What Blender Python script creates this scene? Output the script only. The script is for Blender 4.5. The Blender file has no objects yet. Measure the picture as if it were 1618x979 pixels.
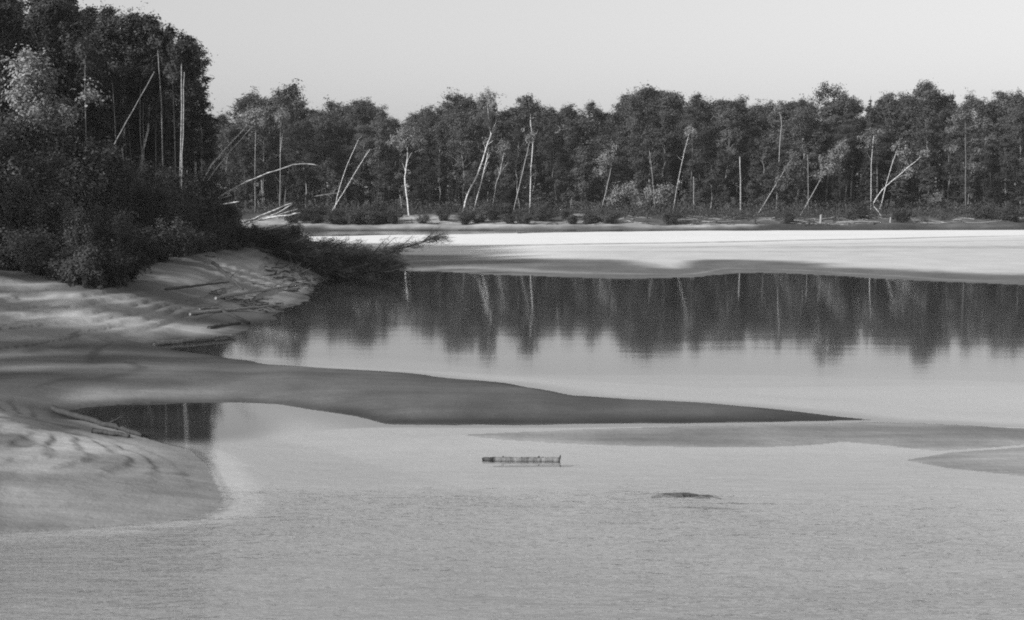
import bpy, math, random
import numpy as np
from mathutils import Vector, Matrix

# ------------------------------------------------------------------ camera
F, CX, CY, HOR, CAMZ = 2700.0, 809.0, 489.5, 298.0, 6.0      # focal length in photo pixels, centre, horizon row, eye height
PITCH = math.atan((CY - HOR) / F)
sc = bpy.context.scene
col = sc.collection
cam_d = bpy.data.cameras.new('camera'); cam = bpy.data.objects.new('camera', cam_d); col.objects.link(cam)
cam.location = (0, 0, CAMZ); cam.rotation_euler = (math.pi/2 - PITCH, 0, 0)
cam_d.sensor_fit = 'HORIZONTAL'; cam_d.sensor_width = 36; cam_d.lens = F / 1618 * 36
cam_d.clip_start = 0.5; cam_d.clip_end = 9000
cam_d.dof.use_dof = True; cam_d.dof.focus_distance = 210; cam_d.dof.aperture_fstop = 4.0
sc.camera = cam

# ------------------------------------------------------------------ sky, sun, exposure
SUN_AZ = math.atan2(-0.78, -0.63)        # direction to the sun in the ground plane: left and a little behind the camera
SUN_EL = math.radians(27)
w = bpy.data.worlds.new('World'); sc.world = w; w.use_nodes = True
nt = w.node_tree; bg = nt.nodes['Background']
sky = nt.nodes.new('ShaderNodeTexSky'); sky.sky_type = 'NISHITA'; sky.sun_disc = False
sky.sun_elevation = SUN_EL; sky.sun_rotation = SUN_AZ
sky.air_density = 2.0; sky.dust_density = 0.9; sky.ozone_density = 1.0
bw = nt.nodes.new('ShaderNodeRGBToBW')
nt.links.new(sky.outputs[0], bw.inputs[0]); nt.links.new(bw.outputs[0], bg.inputs[0]); bg.inputs[1].default_value = 0.090
sd_ = bpy.data.lights.new('sun', 'SUN'); sd_.energy = 4.3; sd_.angle = math.radians(4.0); sd_.color = (1, 1, 1)
sun = bpy.data.objects.new('sun', sd_); col.objects.link(sun)
tosun = Vector((math.sin(SUN_AZ)*math.cos(SUN_EL), math.cos(SUN_AZ)*math.cos(SUN_EL), math.sin(SUN_EL)))
sun.rotation_euler = (-tosun).to_track_quat('-Z', 'Y').to_euler(); sun.location = (-60, -30, 60)
vs = sc.view_settings; vs.view_transform = 'Standard'; vs.look = 'None'; vs.gamma = 1; vs.exposure = 0.45; vs.use_curve_mapping = False
sc.cycles.filter_width = 1.9
sc.cycles.max_bounces = 8; sc.cycles.transparent_max_bounces = 12; sc.cycles.diffuse_bounces = 3
sc.cycles.use_denoising = False; sc.cycles.sample_clamp_indirect = 4; sc.cycles.sample_clamp_direct = 12

rng = np.random.default_rng(7); random.seed(7)

# ------------------------------------------------------------------ where a photo pixel lies in the place
cP, sP = math.cos(PITCH), math.sin(PITCH)
def ray(px, py):
    rx, ry = (px - CX) / F, -(py - CY) / F
    return rx, cP + ry*sP, -sP + ry*cP
def WZ(px, py, z=0.0):
    dx, dy, dz = ray(px, py); t = (z - CAMZ) / dz
    return (dx*t, dy*t, z)
def WY(px, py, Y):
    dx, dy, dz = ray(px, py); t = Y / dy
    return (dx*t, Y, CAMZ + dz*t)

# ------------------------------------------------------------------ materials (all grey: the picture is black and white)
def newmat(name):
    m = bpy.data.materials.new(name); m.use_nodes = True
    n = m.node_tree; n.nodes.clear()
    out = n.nodes.new('ShaderNodeOutputMaterial')
    return m, n, out
def N(n, t, **kw):
    x = n.nodes.new(t)
    for k, v in kw.items(): setattr(x, k, v)
    return x
def noise(n, scale, detail=3, rough=.55, vec=None, stretch=None):
    x = N(n, 'ShaderNodeTexNoise'); x.inputs['Scale'].default_value = scale
    x.inputs['Detail'].default_value = detail; x.inputs['Roughness'].default_value = rough
    if vec is not None:
        if stretch:
            mp = N(n, 'ShaderNodeMapping'); mp.inputs['Scale'].default_value = stretch
            n.links.new(vec, mp.inputs[0]); vec = mp.outputs[0]
        n.links.new(vec, x.inputs['Vector'])
    return x.outputs['Fac']
def maprange(n, v, a, b, c, d):
    x = N(n, 'ShaderNodeMapRange'); x.inputs[1].default_value = a; x.inputs[2].default_value = b
    x.inputs[3].default_value = c; x.inputs[4].default_value = d; n.links.new(v, x.inputs[0]); return x.outputs[0]
def mth(n, op, a, b):
    x = N(n, 'ShaderNodeMath', operation=op)
    for i, v in enumerate((a, b)):
        if isinstance(v, (int, float)): x.inputs[i].default_value = v
        else: n.links.new(v, x.inputs[i])
    return x.outputs[0]

def sand_material(bed=False):
    m, n, out = newmat('sand_bed' if bed else 'sand')
    geo = N(n, 'ShaderNodeNewGeometry'); pos = geo.outputs['Position']
    at = N(n, 'ShaderNodeAttribute', attribute_name='tone'); tone = at.outputs['Fac']
    a = maprange(n, noise(n, 0.35, 5, .6, pos, (1, .55, 1)), .3, .7, .72, 1.22)      # damp patches
    b = maprange(n, noise(n, 4.0, 4, .65, pos), .25, .75, .92, 1.07)
    c = maprange(n, noise(n, 0.9, 3, .6, pos, (.16, 1.3, 1)), .3, .7, .82, 1.14)     # long drift lines
    g = maprange(n, noise(n, 22.0, 3, .7, pos), .2, .8, .88, 1.12)
    ac = mth(n, 'MULTIPLY', a, c); k = maprange(n, tone, .33, .55, 1.0, .12)
    ac = mth(n, 'ADD', mth(n, 'MULTIPLY', mth(n, 'SUBTRACT', ac, 1.0), k if not bed else .22), 1.0)
    v = mth(n, 'MULTIPLY', mth(n, 'MULTIPLY', mth(n, 'MULTIPLY', tone, ac), b), g)
    bs = N(n, 'ShaderNodeBsdfPrincipled')
    n.links.new(v, bs.inputs['Base Color'])
    n.links.new(maprange(n, tone, .08, .3, .62, .95), bs.inputs['Roughness'])
    bs.inputs['Specular IOR Level'].default_value = .3
    bp = N(n, 'ShaderNodeBump'); bp.inputs['Strength'].default_value = .6; bp.inputs['Distance'].default_value = .10
    hn = mth(n, 'ADD', noise(n, 1.6, 5, .6, pos, (.6, 1.2, 1)), mth(n, 'MULTIPLY', noise(n, 9, 3, .6, pos), .25))
    n.links.new(mth(n, 'MULTIPLY', hn, maprange(n, tone, .36, .55, 1.0, .25)), bp.inputs['Height']); n.links.new(bp.outputs[0], bs.inputs['Normal'])
    n.links.new(bs.outputs[0], out.inputs[0]); return m

def water_material():
    m, n, out = newmat('river_water')
    geo = N(n, 'ShaderNodeNewGeometry'); pos = geo.outputs['Position']
    sep = N(n, 'ShaderNodeSeparateXYZ'); n.links.new(pos, sep.inputs[0])
    ymask = maprange(n, sep.outputs['Y'], 27, 42, 1, 0)                         # the near reach runs, the lagoon behind the spit is still
    wv = mth(n, 'ADD', sep.outputs['Y'], mth(n, 'MULTIPLY', noise(n, .35, 3, .6, pos, (.45, 1, 1)), 6.0))
    edge = maprange(n, wv, 35.2, 37.6, 1, 0)
    ymask = mth(n, 'ADD', mth(n, 'MULTIPLY', ymask, .5), mth(n, 'MULTIPLY', edge, .65))
    patch = maprange(n, noise(n, .12, 2, .5, pos, (.6, 1, 1)), .35, .65, .55, 1.0)
    left = mth(n, 'MULTIPLY', maprange(n, sep.outputs['X'], -3.0, -7.5, 0, 1), maprange(n, sep.outputs['Y'], 27, 31, .9, 0))
    run = mth(n, 'ADD', mth(n, 'MULTIPLY', ymask, patch), left)
    h1 = noise(n, 1.5, 4, .6, pos, (.55, 1.25, 1)); h2 = noise(n, 5.0, 2, .5, pos, (.6, 1.2, 1)); h3 = noise(n, .25, 2, .5, pos, (.5, 1, 1))
    hr = mth(n, 'ADD', mth(n, 'MULTIPLY', h1, .046), mth(n, 'MULTIPLY', h2, .012))
    still = mth(n, 'ADD', mth(n, 'MULTIPLY', h1, .0007), mth(n, 'MULTIPLY', h3, .004))
    h = mth(n, 'ADD', mth(n, 'MULTIPLY', hr, run), still)
    bp = N(n, 'ShaderNodeBump'); bp.inputs['Strength'].default_value = 1; bp.inputs['Distance'].default_value = 1
    n.links.new(h, bp.inputs['Height'])
    fr = N(n, 'ShaderNodeFresnel'); n.links.new(maprange(n, geo.outputs['Backfacing'], 0, 1, 1.333, 1/1.333), fr.inputs[0]); n.links.new(bp.outputs[0], fr.inputs['Normal'])
    gl = N(n, 'ShaderNodeBsdfGlossy'); gl.inputs['Color'].default_value = (.97, .97, .97, 1); gl.inputs['Roughness'].default_value = .052
    n.links.new(bp.outputs[0], gl.inputs['Normal'])
    tr = N(n, 'ShaderNodeBsdfTransparent'); tr.inputs[0].default_value = (.90, .90, .90, 1)
    mx = N(n, 'ShaderNodeMixShader'); n.links.new(fr.outputs[0], mx.inputs[0]); n.links.new(tr.outputs[0], mx.inputs[1]); n.links.new(gl.outputs[0], mx.inputs[2])
    n.links.new(mx.outputs[0], out.inputs[0]); return m

def leaf_material(name, lo, hi, trans=.28):
    m, n, out = newmat(name)
    oi = N(n, 'ShaderNodeObjectInfo'); geo = N(n, 'ShaderNodeNewGeometry')
    r = maprange(n, oi.outputs['Random'], 0, 1, .58, 1.42)
    isl = maprange(n, geo.outputs['Random Per Island'], 0, 1, lo, hi)
    v = mth(n, 'MULTIPLY', r, isl)
    d = N(n, 'ShaderNodeBsdfDiffuse'); n.links.new(v, d.inputs[0])
    t = N(n, 'ShaderNodeBsdfTranslucent'); n.links.new(v, t.inputs[0])
    mx = N(n, 'ShaderNodeMixShader'); mx.inputs[0].default_value = trans
    n.links.new(d.outputs[0], mx.inputs[1]); n.links.new(t.outputs[0], mx.inputs[2])
    n.links.new(mx.outputs[0], out.inputs[0]); return m

def bark_material(name, base, dark, band=False, rough=.8):
    m, n, out = newmat(name)
    tc = N(n, 'ShaderNodeTexCoord'); ob = tc.outputs['Object']
    if band: f = maprange(n, noise(n, 3.0, 4, .7, ob, (.7, .7, 2.4)), .44, .60, 0, 1)
    else: f = maprange(n, noise(n, 5.0, 5, .65, ob, (2.0, 2.0, .6)), .3, .7, 0, 1)
    mx = N(n, 'ShaderNodeMix', data_type='FLOAT'); n.links.new(f, mx.inputs[0])
    mx.inputs[2].default_value = base; mx.inputs[3].default_value = dark
    oi = N(n, 'ShaderNodeObjectInfo'); v = mth(n, 'MULTIPLY', mx.outputs[0], maprange(n, oi.outputs['Random'], 0, 1, .8, 1.15))
    bs = N(n, 'ShaderNodeBsdfPrincipled'); n.links.new(v, bs.inputs['Base Color']); bs.inputs['Roughness'].default_value = rough
    bp = N(n, 'ShaderNodeBump'); bp.inputs['Distance'].default_value = .02; bp.inputs['Strength'].default_value = .6
    n.links.new(f, bp.inputs['Height']); n.links.new(bp.outputs[0], bs.inputs['Normal'])
    n.links.new(bs.outputs[0], out.inputs[0]); return m

M = {}
M['sand'] = sand_material(); M['bed'] = sand_material(True); M['water'] = water_material()
M['leaf'] = leaf_material('broad_leaves', .060, .145)
M['leaf_pale'] = leaf_material('pale_willow_leaves', .16, .30)
M['leaf_dark'] = leaf_material('dark_shrub_leaves', .045, .10)
M['leaf_mid'] = leaf_material('midtone_leaves', .12, .24)  # paler leaves so the single crowns stand out from the forest
M['willow'] = leaf_material('willow_leaves', .055, .125)
M['needle'] = leaf_material('needles', .04, .095, .1)
M['dry'] = leaf_material('withered_leaves', .03, .07, .15)
M['twig'] = leaf_material('bare_twigs', .02, .05, .0)
M['birch'] = bark_material('birch_bark', .62, .22, True)
M['aspen'] = bark_material('aspen_bark', .34, .16, True)
M['greybirch'] = bark_material('grey_birch_bark', .24, .10, True)  # greyer bark for the dimmer birch stems
M['pinebark'] = bark_material('pine_bark', .12, .05)
M['darkbark'] = bark_material('dark_bark', .06, .025)
M['drift'] = bark_material('driftwood', .32, .15)
M['driftdark'] = bark_material('wet_driftwood', .06, .025)
M['log'] = bark_material('floating_log_wood', .22, .045)

# ------------------------------------------------------------------ mesh helpers
def mesh_np(name, V, Fq, mat, smooth=False):
    """V (n,3), Fq (m,k) array with k = 3 or 4."""
    V = np.asarray(V, np.float32); Fq = np.asarray(Fq, np.int32)
    me = bpy.data.meshes.new(name); k = Fq.shape[1]
    me.vertices.add(len(V)); me.vertices.foreach_set('co', V.ravel())
    me.loops.add(Fq.size); me.loops.foreach_set('vertex_index', Fq.ravel())
    me.polygons.add(len(Fq)); me.polygons.foreach_set('loop_start', np.arange(0, Fq.size, k, dtype=np.int32))
    if smooth: me.polygons.foreach_set('use_smooth', np.ones(len(Fq), bool))
    me.update(calc_edges=True); me.validate()
    me.materials.append(mat); return me
def link(name, me, parent=None, loc=(0, 0, 0)):
    o = bpy.data.objects.new(name, me); col.objects.link(o); o.location = loc
    if parent is not None: o.parent = parent
    return o
def tag(o, label=None, cat=None, group=None, kind=None):
    for k, v in (('label', label), ('category', cat), ('group', group), ('kind', kind)):
        if v: o[k] = v
    return o

class Tubes:
    def __init__(s): s.V = []; s.F = []; s.n = 0
    def add(s, pts, rads, sides=6, cap=True):
        pts = np.asarray(pts, float); rads = np.asarray(rads, float); n = len(pts)
        tg = np.gradient(pts, axis=0); tg /= np.linalg.norm(tg, axis=1)[:, None] + 1e-9
        up = np.array([0, 0, 1.]) if abs(tg[0][2]) < .9 else np.array([1., 0, 0])
        a = np.cross(tg, up); a /= np.linalg.norm(a, axis=1)[:, None] + 1e-9; b = np.cross(tg, a)
        th = np.arange(sides) * 2*math.pi/sides
        ring = pts[:, None, :] + rads[:, None, None]*(np.cos(th)[None, :, None]*a[:, None, :] + np.sin(th)[None, :, None]*b[:, None, :])
        s.V.append(ring.reshape(-1, 3))
        i = np.arange(n-1)[:, None]*sides; j = np.arange(sides)[None, :]; j2 = (j+1) % sides
        f = np.stack([i+j, i+j2, i+sides+j2, i+sides+j], -1).reshape(-1, 4) + s.n
        s.F.append(f); base = s.n; s.n += n*sides
        if cap:
            for e, P in ((0, pts[0]), (n-1, pts[-1])):
                s.V.append(P[None]); c = s.n; s.n += 1
                r0 = base + e*sides
                for q in range(0, sides):
                    k = [r0+q, r0+(q+1) % sides, c, c]
                    s.F.append(np.array([k]))
    def mesh(s, name, mat):
        V = np.concatenate(s.V); Fs = np.concatenate(s.F)
        me = bpy.data.meshes.new(name)
        faces = [tuple(f[:3]) if f[2] == f[3] else tuple(f) for f in Fs.tolist()]
        me.from_pydata(V.tolist(), [], faces); me.polygons.foreach_set('use_smooth', np.ones(len(faces), bool))
        me.materials.append(mat); me.update(); return me

def unit(v): return v / (np.linalg.norm(v, axis=-1, keepdims=True) + 1e-9)
def leaf_quads(P, size, r, aspect=.6, flat=0.0, dirs=None, out=None):
    """diamond leaves round the points P; dirs gives the long axis, out the way each leaf roughly faces."""
    n = len(P)
    if out is not None:
        nn = unit(unit(out) + np.array([0, 0, .30]) + r.normal(size=(n, 3))*.42)
        a = unit(np.cross(nn, r.normal(size=(n, 3)))); b = np.cross(nn, a)
    else:
        a = unit(r.normal(size=(n, 3))) if dirs is None else unit(dirs + r.normal(size=(n, 3))*.25)
        c = r.normal(size=(n, 3)); c[:, 2] += flat*np.sign(c[:, 2])
        b = unit(np.cross(a, c))
    s = (size * r.uniform(.55, 1.35, n))[:, None]
    V = np.stack([P - a*s, P + b*s*aspect, P + a*s, P - b*s*aspect], 1).reshape(-1, 3)
    return V, np.arange(4*n, dtype=np.int32).reshape(n, 4)

# ------------------------------------------------------------------ tree builders: return (trunk mesh, crown mesh, height)
def limb_path(p0, d, L, lift, r, n=4):
    pts = [np.array(p0)]; d = unit(np.array(d, float))
    for k in range(n):
        d = unit(d + np.array([0, 0, lift]) + r.normal(size=3)*.13); pts.append(pts[-1] + d*L/n)
    return np.array(pts)
def broadleaf(seed, H, base, R, nleaf, leaf, bark, lm, nlimb=26, droop=0.0, lean=.0, r0=None, top=.9, sub=6, sig=.24, up=0):
    r = np.random.default_rng(seed); T = Tubes()
    n = 11; zz = np.linspace(0, 1, n); off = np.cumsum(r.normal(size=(n, 2))*.010*H, 0); off -= off[0]
    off[:, 0] += lean*H*zz**1.6
    tp = np.c_[off, zz*H]; r0 = r0 or .0085*H + .02
    T.add(tp, r0*(1 - .93*zz**1.1) + .008, 8)
    A = []; W = []
    g = r.uniform(0, 6)
    for i in range(nlimb):
        t = base + (top + .08 - base)*((i + r.uniform(0, .9))/nlimb); t = min(t, .985)
        u = (t - base)/(1 - base); g += 2.4 + r.normal()*.35
        prof = max(.12, math.sin(math.pi*(.14 + .82*u))**.85) * R * r.uniform(.6, 1.25)
        el = math.radians(min(80, 15 + up + (52-up*.4)*u + r.normal()*12))
        p0 = np.array([np.interp(t, zz, tp[:, k]) for k in range(3)])
        d = np.array([math.cos(g)*math.cos(el), math.sin(g)*math.cos(el), math.sin(el)])
        lp = limb_path(p0, d, prof*1.15, .10 - droop, r)
        T.add(lp, np.linspace(r0*.30*(1-u*.6)+.006, .006, len(lp)), 4, False)
        for q in range(sub):
            s = r.uniform(.3, 1.0); k = min(int(s*4), 3); f = s*4 - k
            b0 = lp[k]*(1-f) + lp[k+1]*f
            sd = unit(lp[k+1]-lp[k]) + r.normal(size=3)*.75
            L = prof*.42*r.uniform(.6, 1.2); sp = limb_path(b0, sd, L, .05 - droop*1.6, r, 3)
            T.add(sp, np.linspace(.012, .004, 4), 3, False)
            for e in (.45, .75, 1.0):
                kk = e*3; ki = min(int(kk), 2); A.append(sp[ki] + (sp[ki+1]-sp[ki])*(kk-ki)); W.append(r.uniform(.4, 1.6))
        A.append(lp[-1]); W.append(1.2)
    for q in range(9):                              # sprigs that break the outline at the top
        t = r.uniform(.80, 1.0); p0 = np.array([np.interp(t, zz, tp[:, k]) for k in range(3)])
        sp = limb_path(p0, [r.normal()*.55, r.normal()*.55, 1], R*r.uniform(.35, .75), .05, r, 3); T.add(sp, np.linspace(.014, .004, 4), 3, False)
        for e in (1, 2, 3): A.append(sp[e]); W.append(.35)
    A.append(tp[-1]); W.append(.5); A = np.array(A); W = np.array(W); W /= W.sum()
    idx = r.choice(len(A), nleaf, p=W)
    P = A[idx] + r.normal(size=(nleaf, 3))*np.array([sig, sig, sig*.72])*R/2.6*r.uniform(.4, 1.5, (len(A), 1))[idx]
    if droop: P[:, 2] -= r.exponential(droop*R*.25, nleaf)
    ax = np.c_[np.interp(P[:, 2]/H, zz, tp[:, 0]), np.interp(P[:, 2]/H, zz, tp[:, 1]), np.clip(P[:, 2], base*H, .8*H)-.12*H]
    V, Fq = leaf_quads(P, leaf, r, .62, out=unit(P-ax)*1.0 + (P-A[idx])/(sig*R/2.6)*.45)
    return T.mesh('trunk', bark), mesh_np('crown', V, Fq, lm), H
def spruce(seed, H, R, nleaf, leaf, bark, lm, base=.08):
    r = np.random.default_rng(seed); T = Tubes()
    zz = np.linspace(0, 1, 9); tp = np.c_[np.cumsum(r.normal(size=(9, 2))*.02, 0), zz*H]
    T.add(tp, (.0075*H+.03)*(1-.95*zz)+.008, 7)
    P = []; D = []; nw = int(H*2.2)
    for i in range(nw):
        t = base + (.985-base)*(i/nw); L0 = R*((1-t)/(1-base))**.85
        for q in range(r.integers(4, 7)):
            g = r.uniform(0, 6.28); L = L0*r.uniform(.65, 1.15)
            p0 = np.array([0, 0, t*H]) + np.r_[tp[int(t*8), :2], 0]
            d = np.array([math.cos(g), math.sin(g), -.12 - .25*(1-t)])
            lp = limb_path(p0, d, L, .06, r, 3); T.add(lp, np.linspace(.02, .005, 4), 3, False)
            m = max(3, int(nleaf/(nw*5)*L/R*1.9))
            s = r.uniform(.12, 1, m); k = np.minimum((s*3).astype(int), 2); f = (s*3-k)[:, None]
            b = lp[k]*(1-f)+lp[k+1]*f
            sd = np.array([-math.sin(g), math.cos(g), 0])[None]*r.choice([-1, 1], m)[:, None]*r.uniform(.0, .3, m)[:, None]*L*(1.1-s)[:, None]
            P.append(b+sd+np.c_[np.zeros((m, 2)), -r.exponential(.10, m)]); D.append(np.repeat(unit(d)[None], m, 0)*.6 + sd*1.5 + np.array([0, 0, -.25]))
    P = np.concatenate(P); D = np.concatenate(D)
    V, Fq = leaf_quads(P, leaf, r, .34, .3, D)
    return T.mesh('trunk', bark), mesh_np('crown', V, Fq, lm), H
def pine(seed, H, base, R, nleaf, leaf, bark, lm, tiers=16, roundtop=True):
    r = np.random.default_rng(seed); T = Tubes()
    zz = np.linspace(0, 1, 9); tp = np.c_[np.cumsum(r.normal(size=(9, 2))*.10, 0), zz*H]; tp[:, :2] -= tp[0, :2]
    T.add(tp, (.009*H+.03)*(1-.85*zz)+.01, 8)
    A = []; W = []
    for i in range(tiers):
        u = (i + r.uniform(0, .8))/tiers; t = base + (.97-base)*u
        prof = R*((math.sin(math.pi*(.22+.66*u)))**.9 if roundtop else (1-.75*u))
        for q in range(2 + (i % 2)):
            g = r.uniform(0, 6.28); L = prof*r.uniform(.55, 1.15)
            p0 = np.array([np.interp(t, zz, tp[:, k]) for k in range(3)])
            lp = limb_path(p0, [math.cos(g), math.sin(g), .15+.35*u], L, .05, r, 4); T.add(lp, np.linspace(.05*(1-u)+.02, .008, 5), 4, False)
            for e in (.5, .7, .85, 1.0):
                k = min(int(e*4), 3); f = e*4-k; A.append(lp[k]*(1-f)+lp[k+1]*f + r.normal(size=3)*np.array([.25, .25, .08])*R/2.4); W.append(r.uniform(.5, 1.5))
    A.append(tp[-1]); W.append(1.5)
    A = np.array(A); W = np.array(W)/sum(W); idx = r.choice(len(A), nleaf, p=W)
    P = A[idx] + r.normal(size=(nleaf, 3))*np.array([.36, .36, .17])*R/2.4
    V, Fq = leaf_quads(P, leaf, r, .4, out=np.c_[P[:, :2]*.4, np.ones(len(P))*.8] + (P-A[idx])*1.2)
    return T.mesh('trunk', bark), mesh_np('crown', V, Fq, lm), H
def shrub(seed, H, R, nleaf, leaf, bark, lm, nstem=14, low=.12):
    r = np.random.default_rng(seed); T = Tubes(); A = []; W = []
    for i in range(nstem):
        g = r.uniform(0, 6.28); sp = r.uniform(.05, 1.0)*R; h = H*r.uniform(.55, 1.05)*(1-.35*(sp/R)**2)
        n = 6; s = np.linspace(0, 1, n)
        pts = np.c_[math.cos(g)*sp*s**1.3, math.sin(g)*sp*s**1.3, h*s**.9] + np.c_[np.cumsum(r.normal(size=(n, 2))*.05*R/2, 0), np.zeros(n)]
        pts[0, 2] = -.15
        T.add(pts, np.linspace(.045, .008, n)*H/3.5, 5, False)
        for q in range(9):
            e = r.uniform(low, 1)*(n-1); k = min(int(e), n-2); b = pts[k]+(pts[k+1]-pts[k])*(e-k)
            lp = limb_path(b, [r.normal(), r.normal(), .7], R*.32*r.uniform(.4, 1.3), .05, r, 3); T.add(lp, np.linspace(.012, .004, 4), 3, False)
            for z in (1, 2, 3): A.append(lp[z]); W.append(r.uniform(.3, 1.6))
    A = np.array(A); W = np.array(W)/sum(W); idx = r.choice(len(A), nleaf, p=W)
    P = A[idx] + r.normal(size=(nleaf, 3))*.12*R*r.uniform(.4, 1.4, (len(A), 1))[idx]
    P[:, 2] = np.maximum(P[:, 2], .03)
    V, Fq = leaf_quads(P, leaf, r, .5, out=unit(P-np.array([0, 0, H*.3]))+(P-A[idx])/(.12*R)*.4)
    return T.mesh('stem', bark), mesh_np('foliage', V, Fq, lm), H

def plant(name, var, loc, rz, scale, label, cat, group, names=('trunk', 'crown'), squash=1.0):
    e = bpy.data.objects.new(name, None); col.objects.link(e); e.empty_display_size = .3
    e.location = loc; e.rotation_euler = (0, 0, rz); e.scale = (scale*squash, scale*squash, scale)
    tag(e, label, cat, group)
    for nm, me in zip(names, var[:2]):
        o = bpy.data.objects.new(nm, me); col.objects.link(o); o.parent = e
    return e

# ------------------------------------------------------------------ terrain
NT = {}
def vnoise(x, y, seed):
    if seed not in NT: NT[seed] = np.random.default_rng(seed).uniform(-1, 1, (256, 256))
    T = NT[seed]
    xi = np.floor(x).astype(int); yi = np.floor(y).astype(int); fx = x-xi; fy = y-yi
    fx = fx*fx*(3-2*fx); fy = fy*fy*(3-2*fy); g = lambda a, b: T[a & 255, b & 255]
    return (g(xi, yi)*(1-fx)+g(xi+1, yi)*fx)*(1-fy) + (g(xi, yi+1)*(1-fx)+g(xi+1, yi+1)*fx)*fy
def fbm(x, y, s, seed, octv=4):
    o = 0; a = 1.0; tot = 0
    for k in range(octv): o = o + a*vnoise(x/s+17.3*k, y/s-9.1*k, seed+k); tot += a; a *= .5; s *= .5
    return o/tot
def sdf(poly, x, y):
    """signed distance, positive inside."""
    P = np.asarray(poly, float); d2 = np.full(x.shape, 1e18); ins = np.zeros(x.shape, bool)
    for i in range(len(P)):
        a, b = P[i], P[(i+1) % len(P)]; e = b-a; L = e@e + 1e-12
        t = np.clip(((x-a[0])*e[0]+(y-a[1])*e[1])/L, 0, 1)
        d2 = np.minimum(d2, (x-a[0]-t*e[0])**2 + (y-a[1]-t*e[1])**2)
        c = ((a[1] > y) != (b[1] > y))
        with np.errstate(divide='ignore', invalid='ignore'):
            ins ^= c & (x < (b[0]-a[0])*(y-a[1])/(b[1]-a[1]+1e-12)+a[0])
    return np.where(ins, 1, -1)*np.sqrt(d2)
def smooth(a, b, x):
    t = np.clip((x-a)/(b-a), 0, 1); return t*t*(3-2*t)
px2 = lambda L: [WZ(*p)[:2] for p in L]

BANK = px2([(0, 842), (100, 836), (200, 829), (300, 819), (345, 806), (359, 790), (346, 762), (327, 732), (300, 713), (225, 691), (160, 668), (90, 650),
            (150, 641), (250, 637), (380, 635), (440, 638), (500, 646), (560, 657), (612, 669), (800, 670), (1000, 669), (1200, 667), (1300, 665), (1378, 663),
            (1300, 655), (1200, 646), (1130, 640), (1000, 632), (915, 625), (880, 618), (800, 607), (700, 597), (600, 587), (500, 580), (420, 574), (360, 567), (300, 557), (242, 546),
            (300, 538), (372, 531), (393, 514), (430, 500), (462, 482), (490, 462), (506, 445), (520, 435), (560, 426), (585, 418), (560, 409), (470, 402)]) + \
       [(-40, 160), (-85, 158), (-125, 130), (-125, 20), (-90, 8), (-40, 15), (-22, 24)]
BAR1 = px2([(738, 687), (800, 683), (950, 677), (1100, 672), (1290, 668), (1380, 666), (1450, 668), (1618, 676), (1900, 684), (2200, 690), (2450, 697), (2250, 701), (1900, 699), (1750, 699), (1618, 703), (1550, 709),
            (1480, 713), (1400, 704), (1333, 698), (1290, 702), (1200, 706), (1100, 706), (1000, 704), (900, 700), (800, 694)])
BAR2 = px2([(1428, 727), (1500, 714), (1618, 706), (1760, 704), (1950, 708), (2200, 722), (2330, 736), (2150, 752), (1900, 763), (1740, 760), (1618, 751), (1500, 739)])
SANDBAR = px2([(560, 424), (610, 428), (680, 429), (800, 434), (900, 438), (1000, 440), (1100, 438), (1160, 432), (1200, 431), (1300, 435), (1400, 441), (1500, 446), (1618, 451), (2100, 462), (2700, 470)]) + \
          [(190, 232), (60, 226), (20, 222), (-8, 206), (-30, 193), (-38, 182), (-34, 165), (-20, 140)]
NEAR = np.array(sorted(px2([(560, 424), (610, 428), (680, 429), (800, 434), (900, 438), (1000, 440), (1100, 438), (1160, 432), (1200, 431), (1300, 435), (1400, 441), (1500, 446), (1618, 451), (2100, 462)])))
def far_shore(x): return 249 + 3.5*vnoise(x/23, x*0+.3, 91) + 1.2*vnoise(x/6, x*0+.7, 92)

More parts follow.
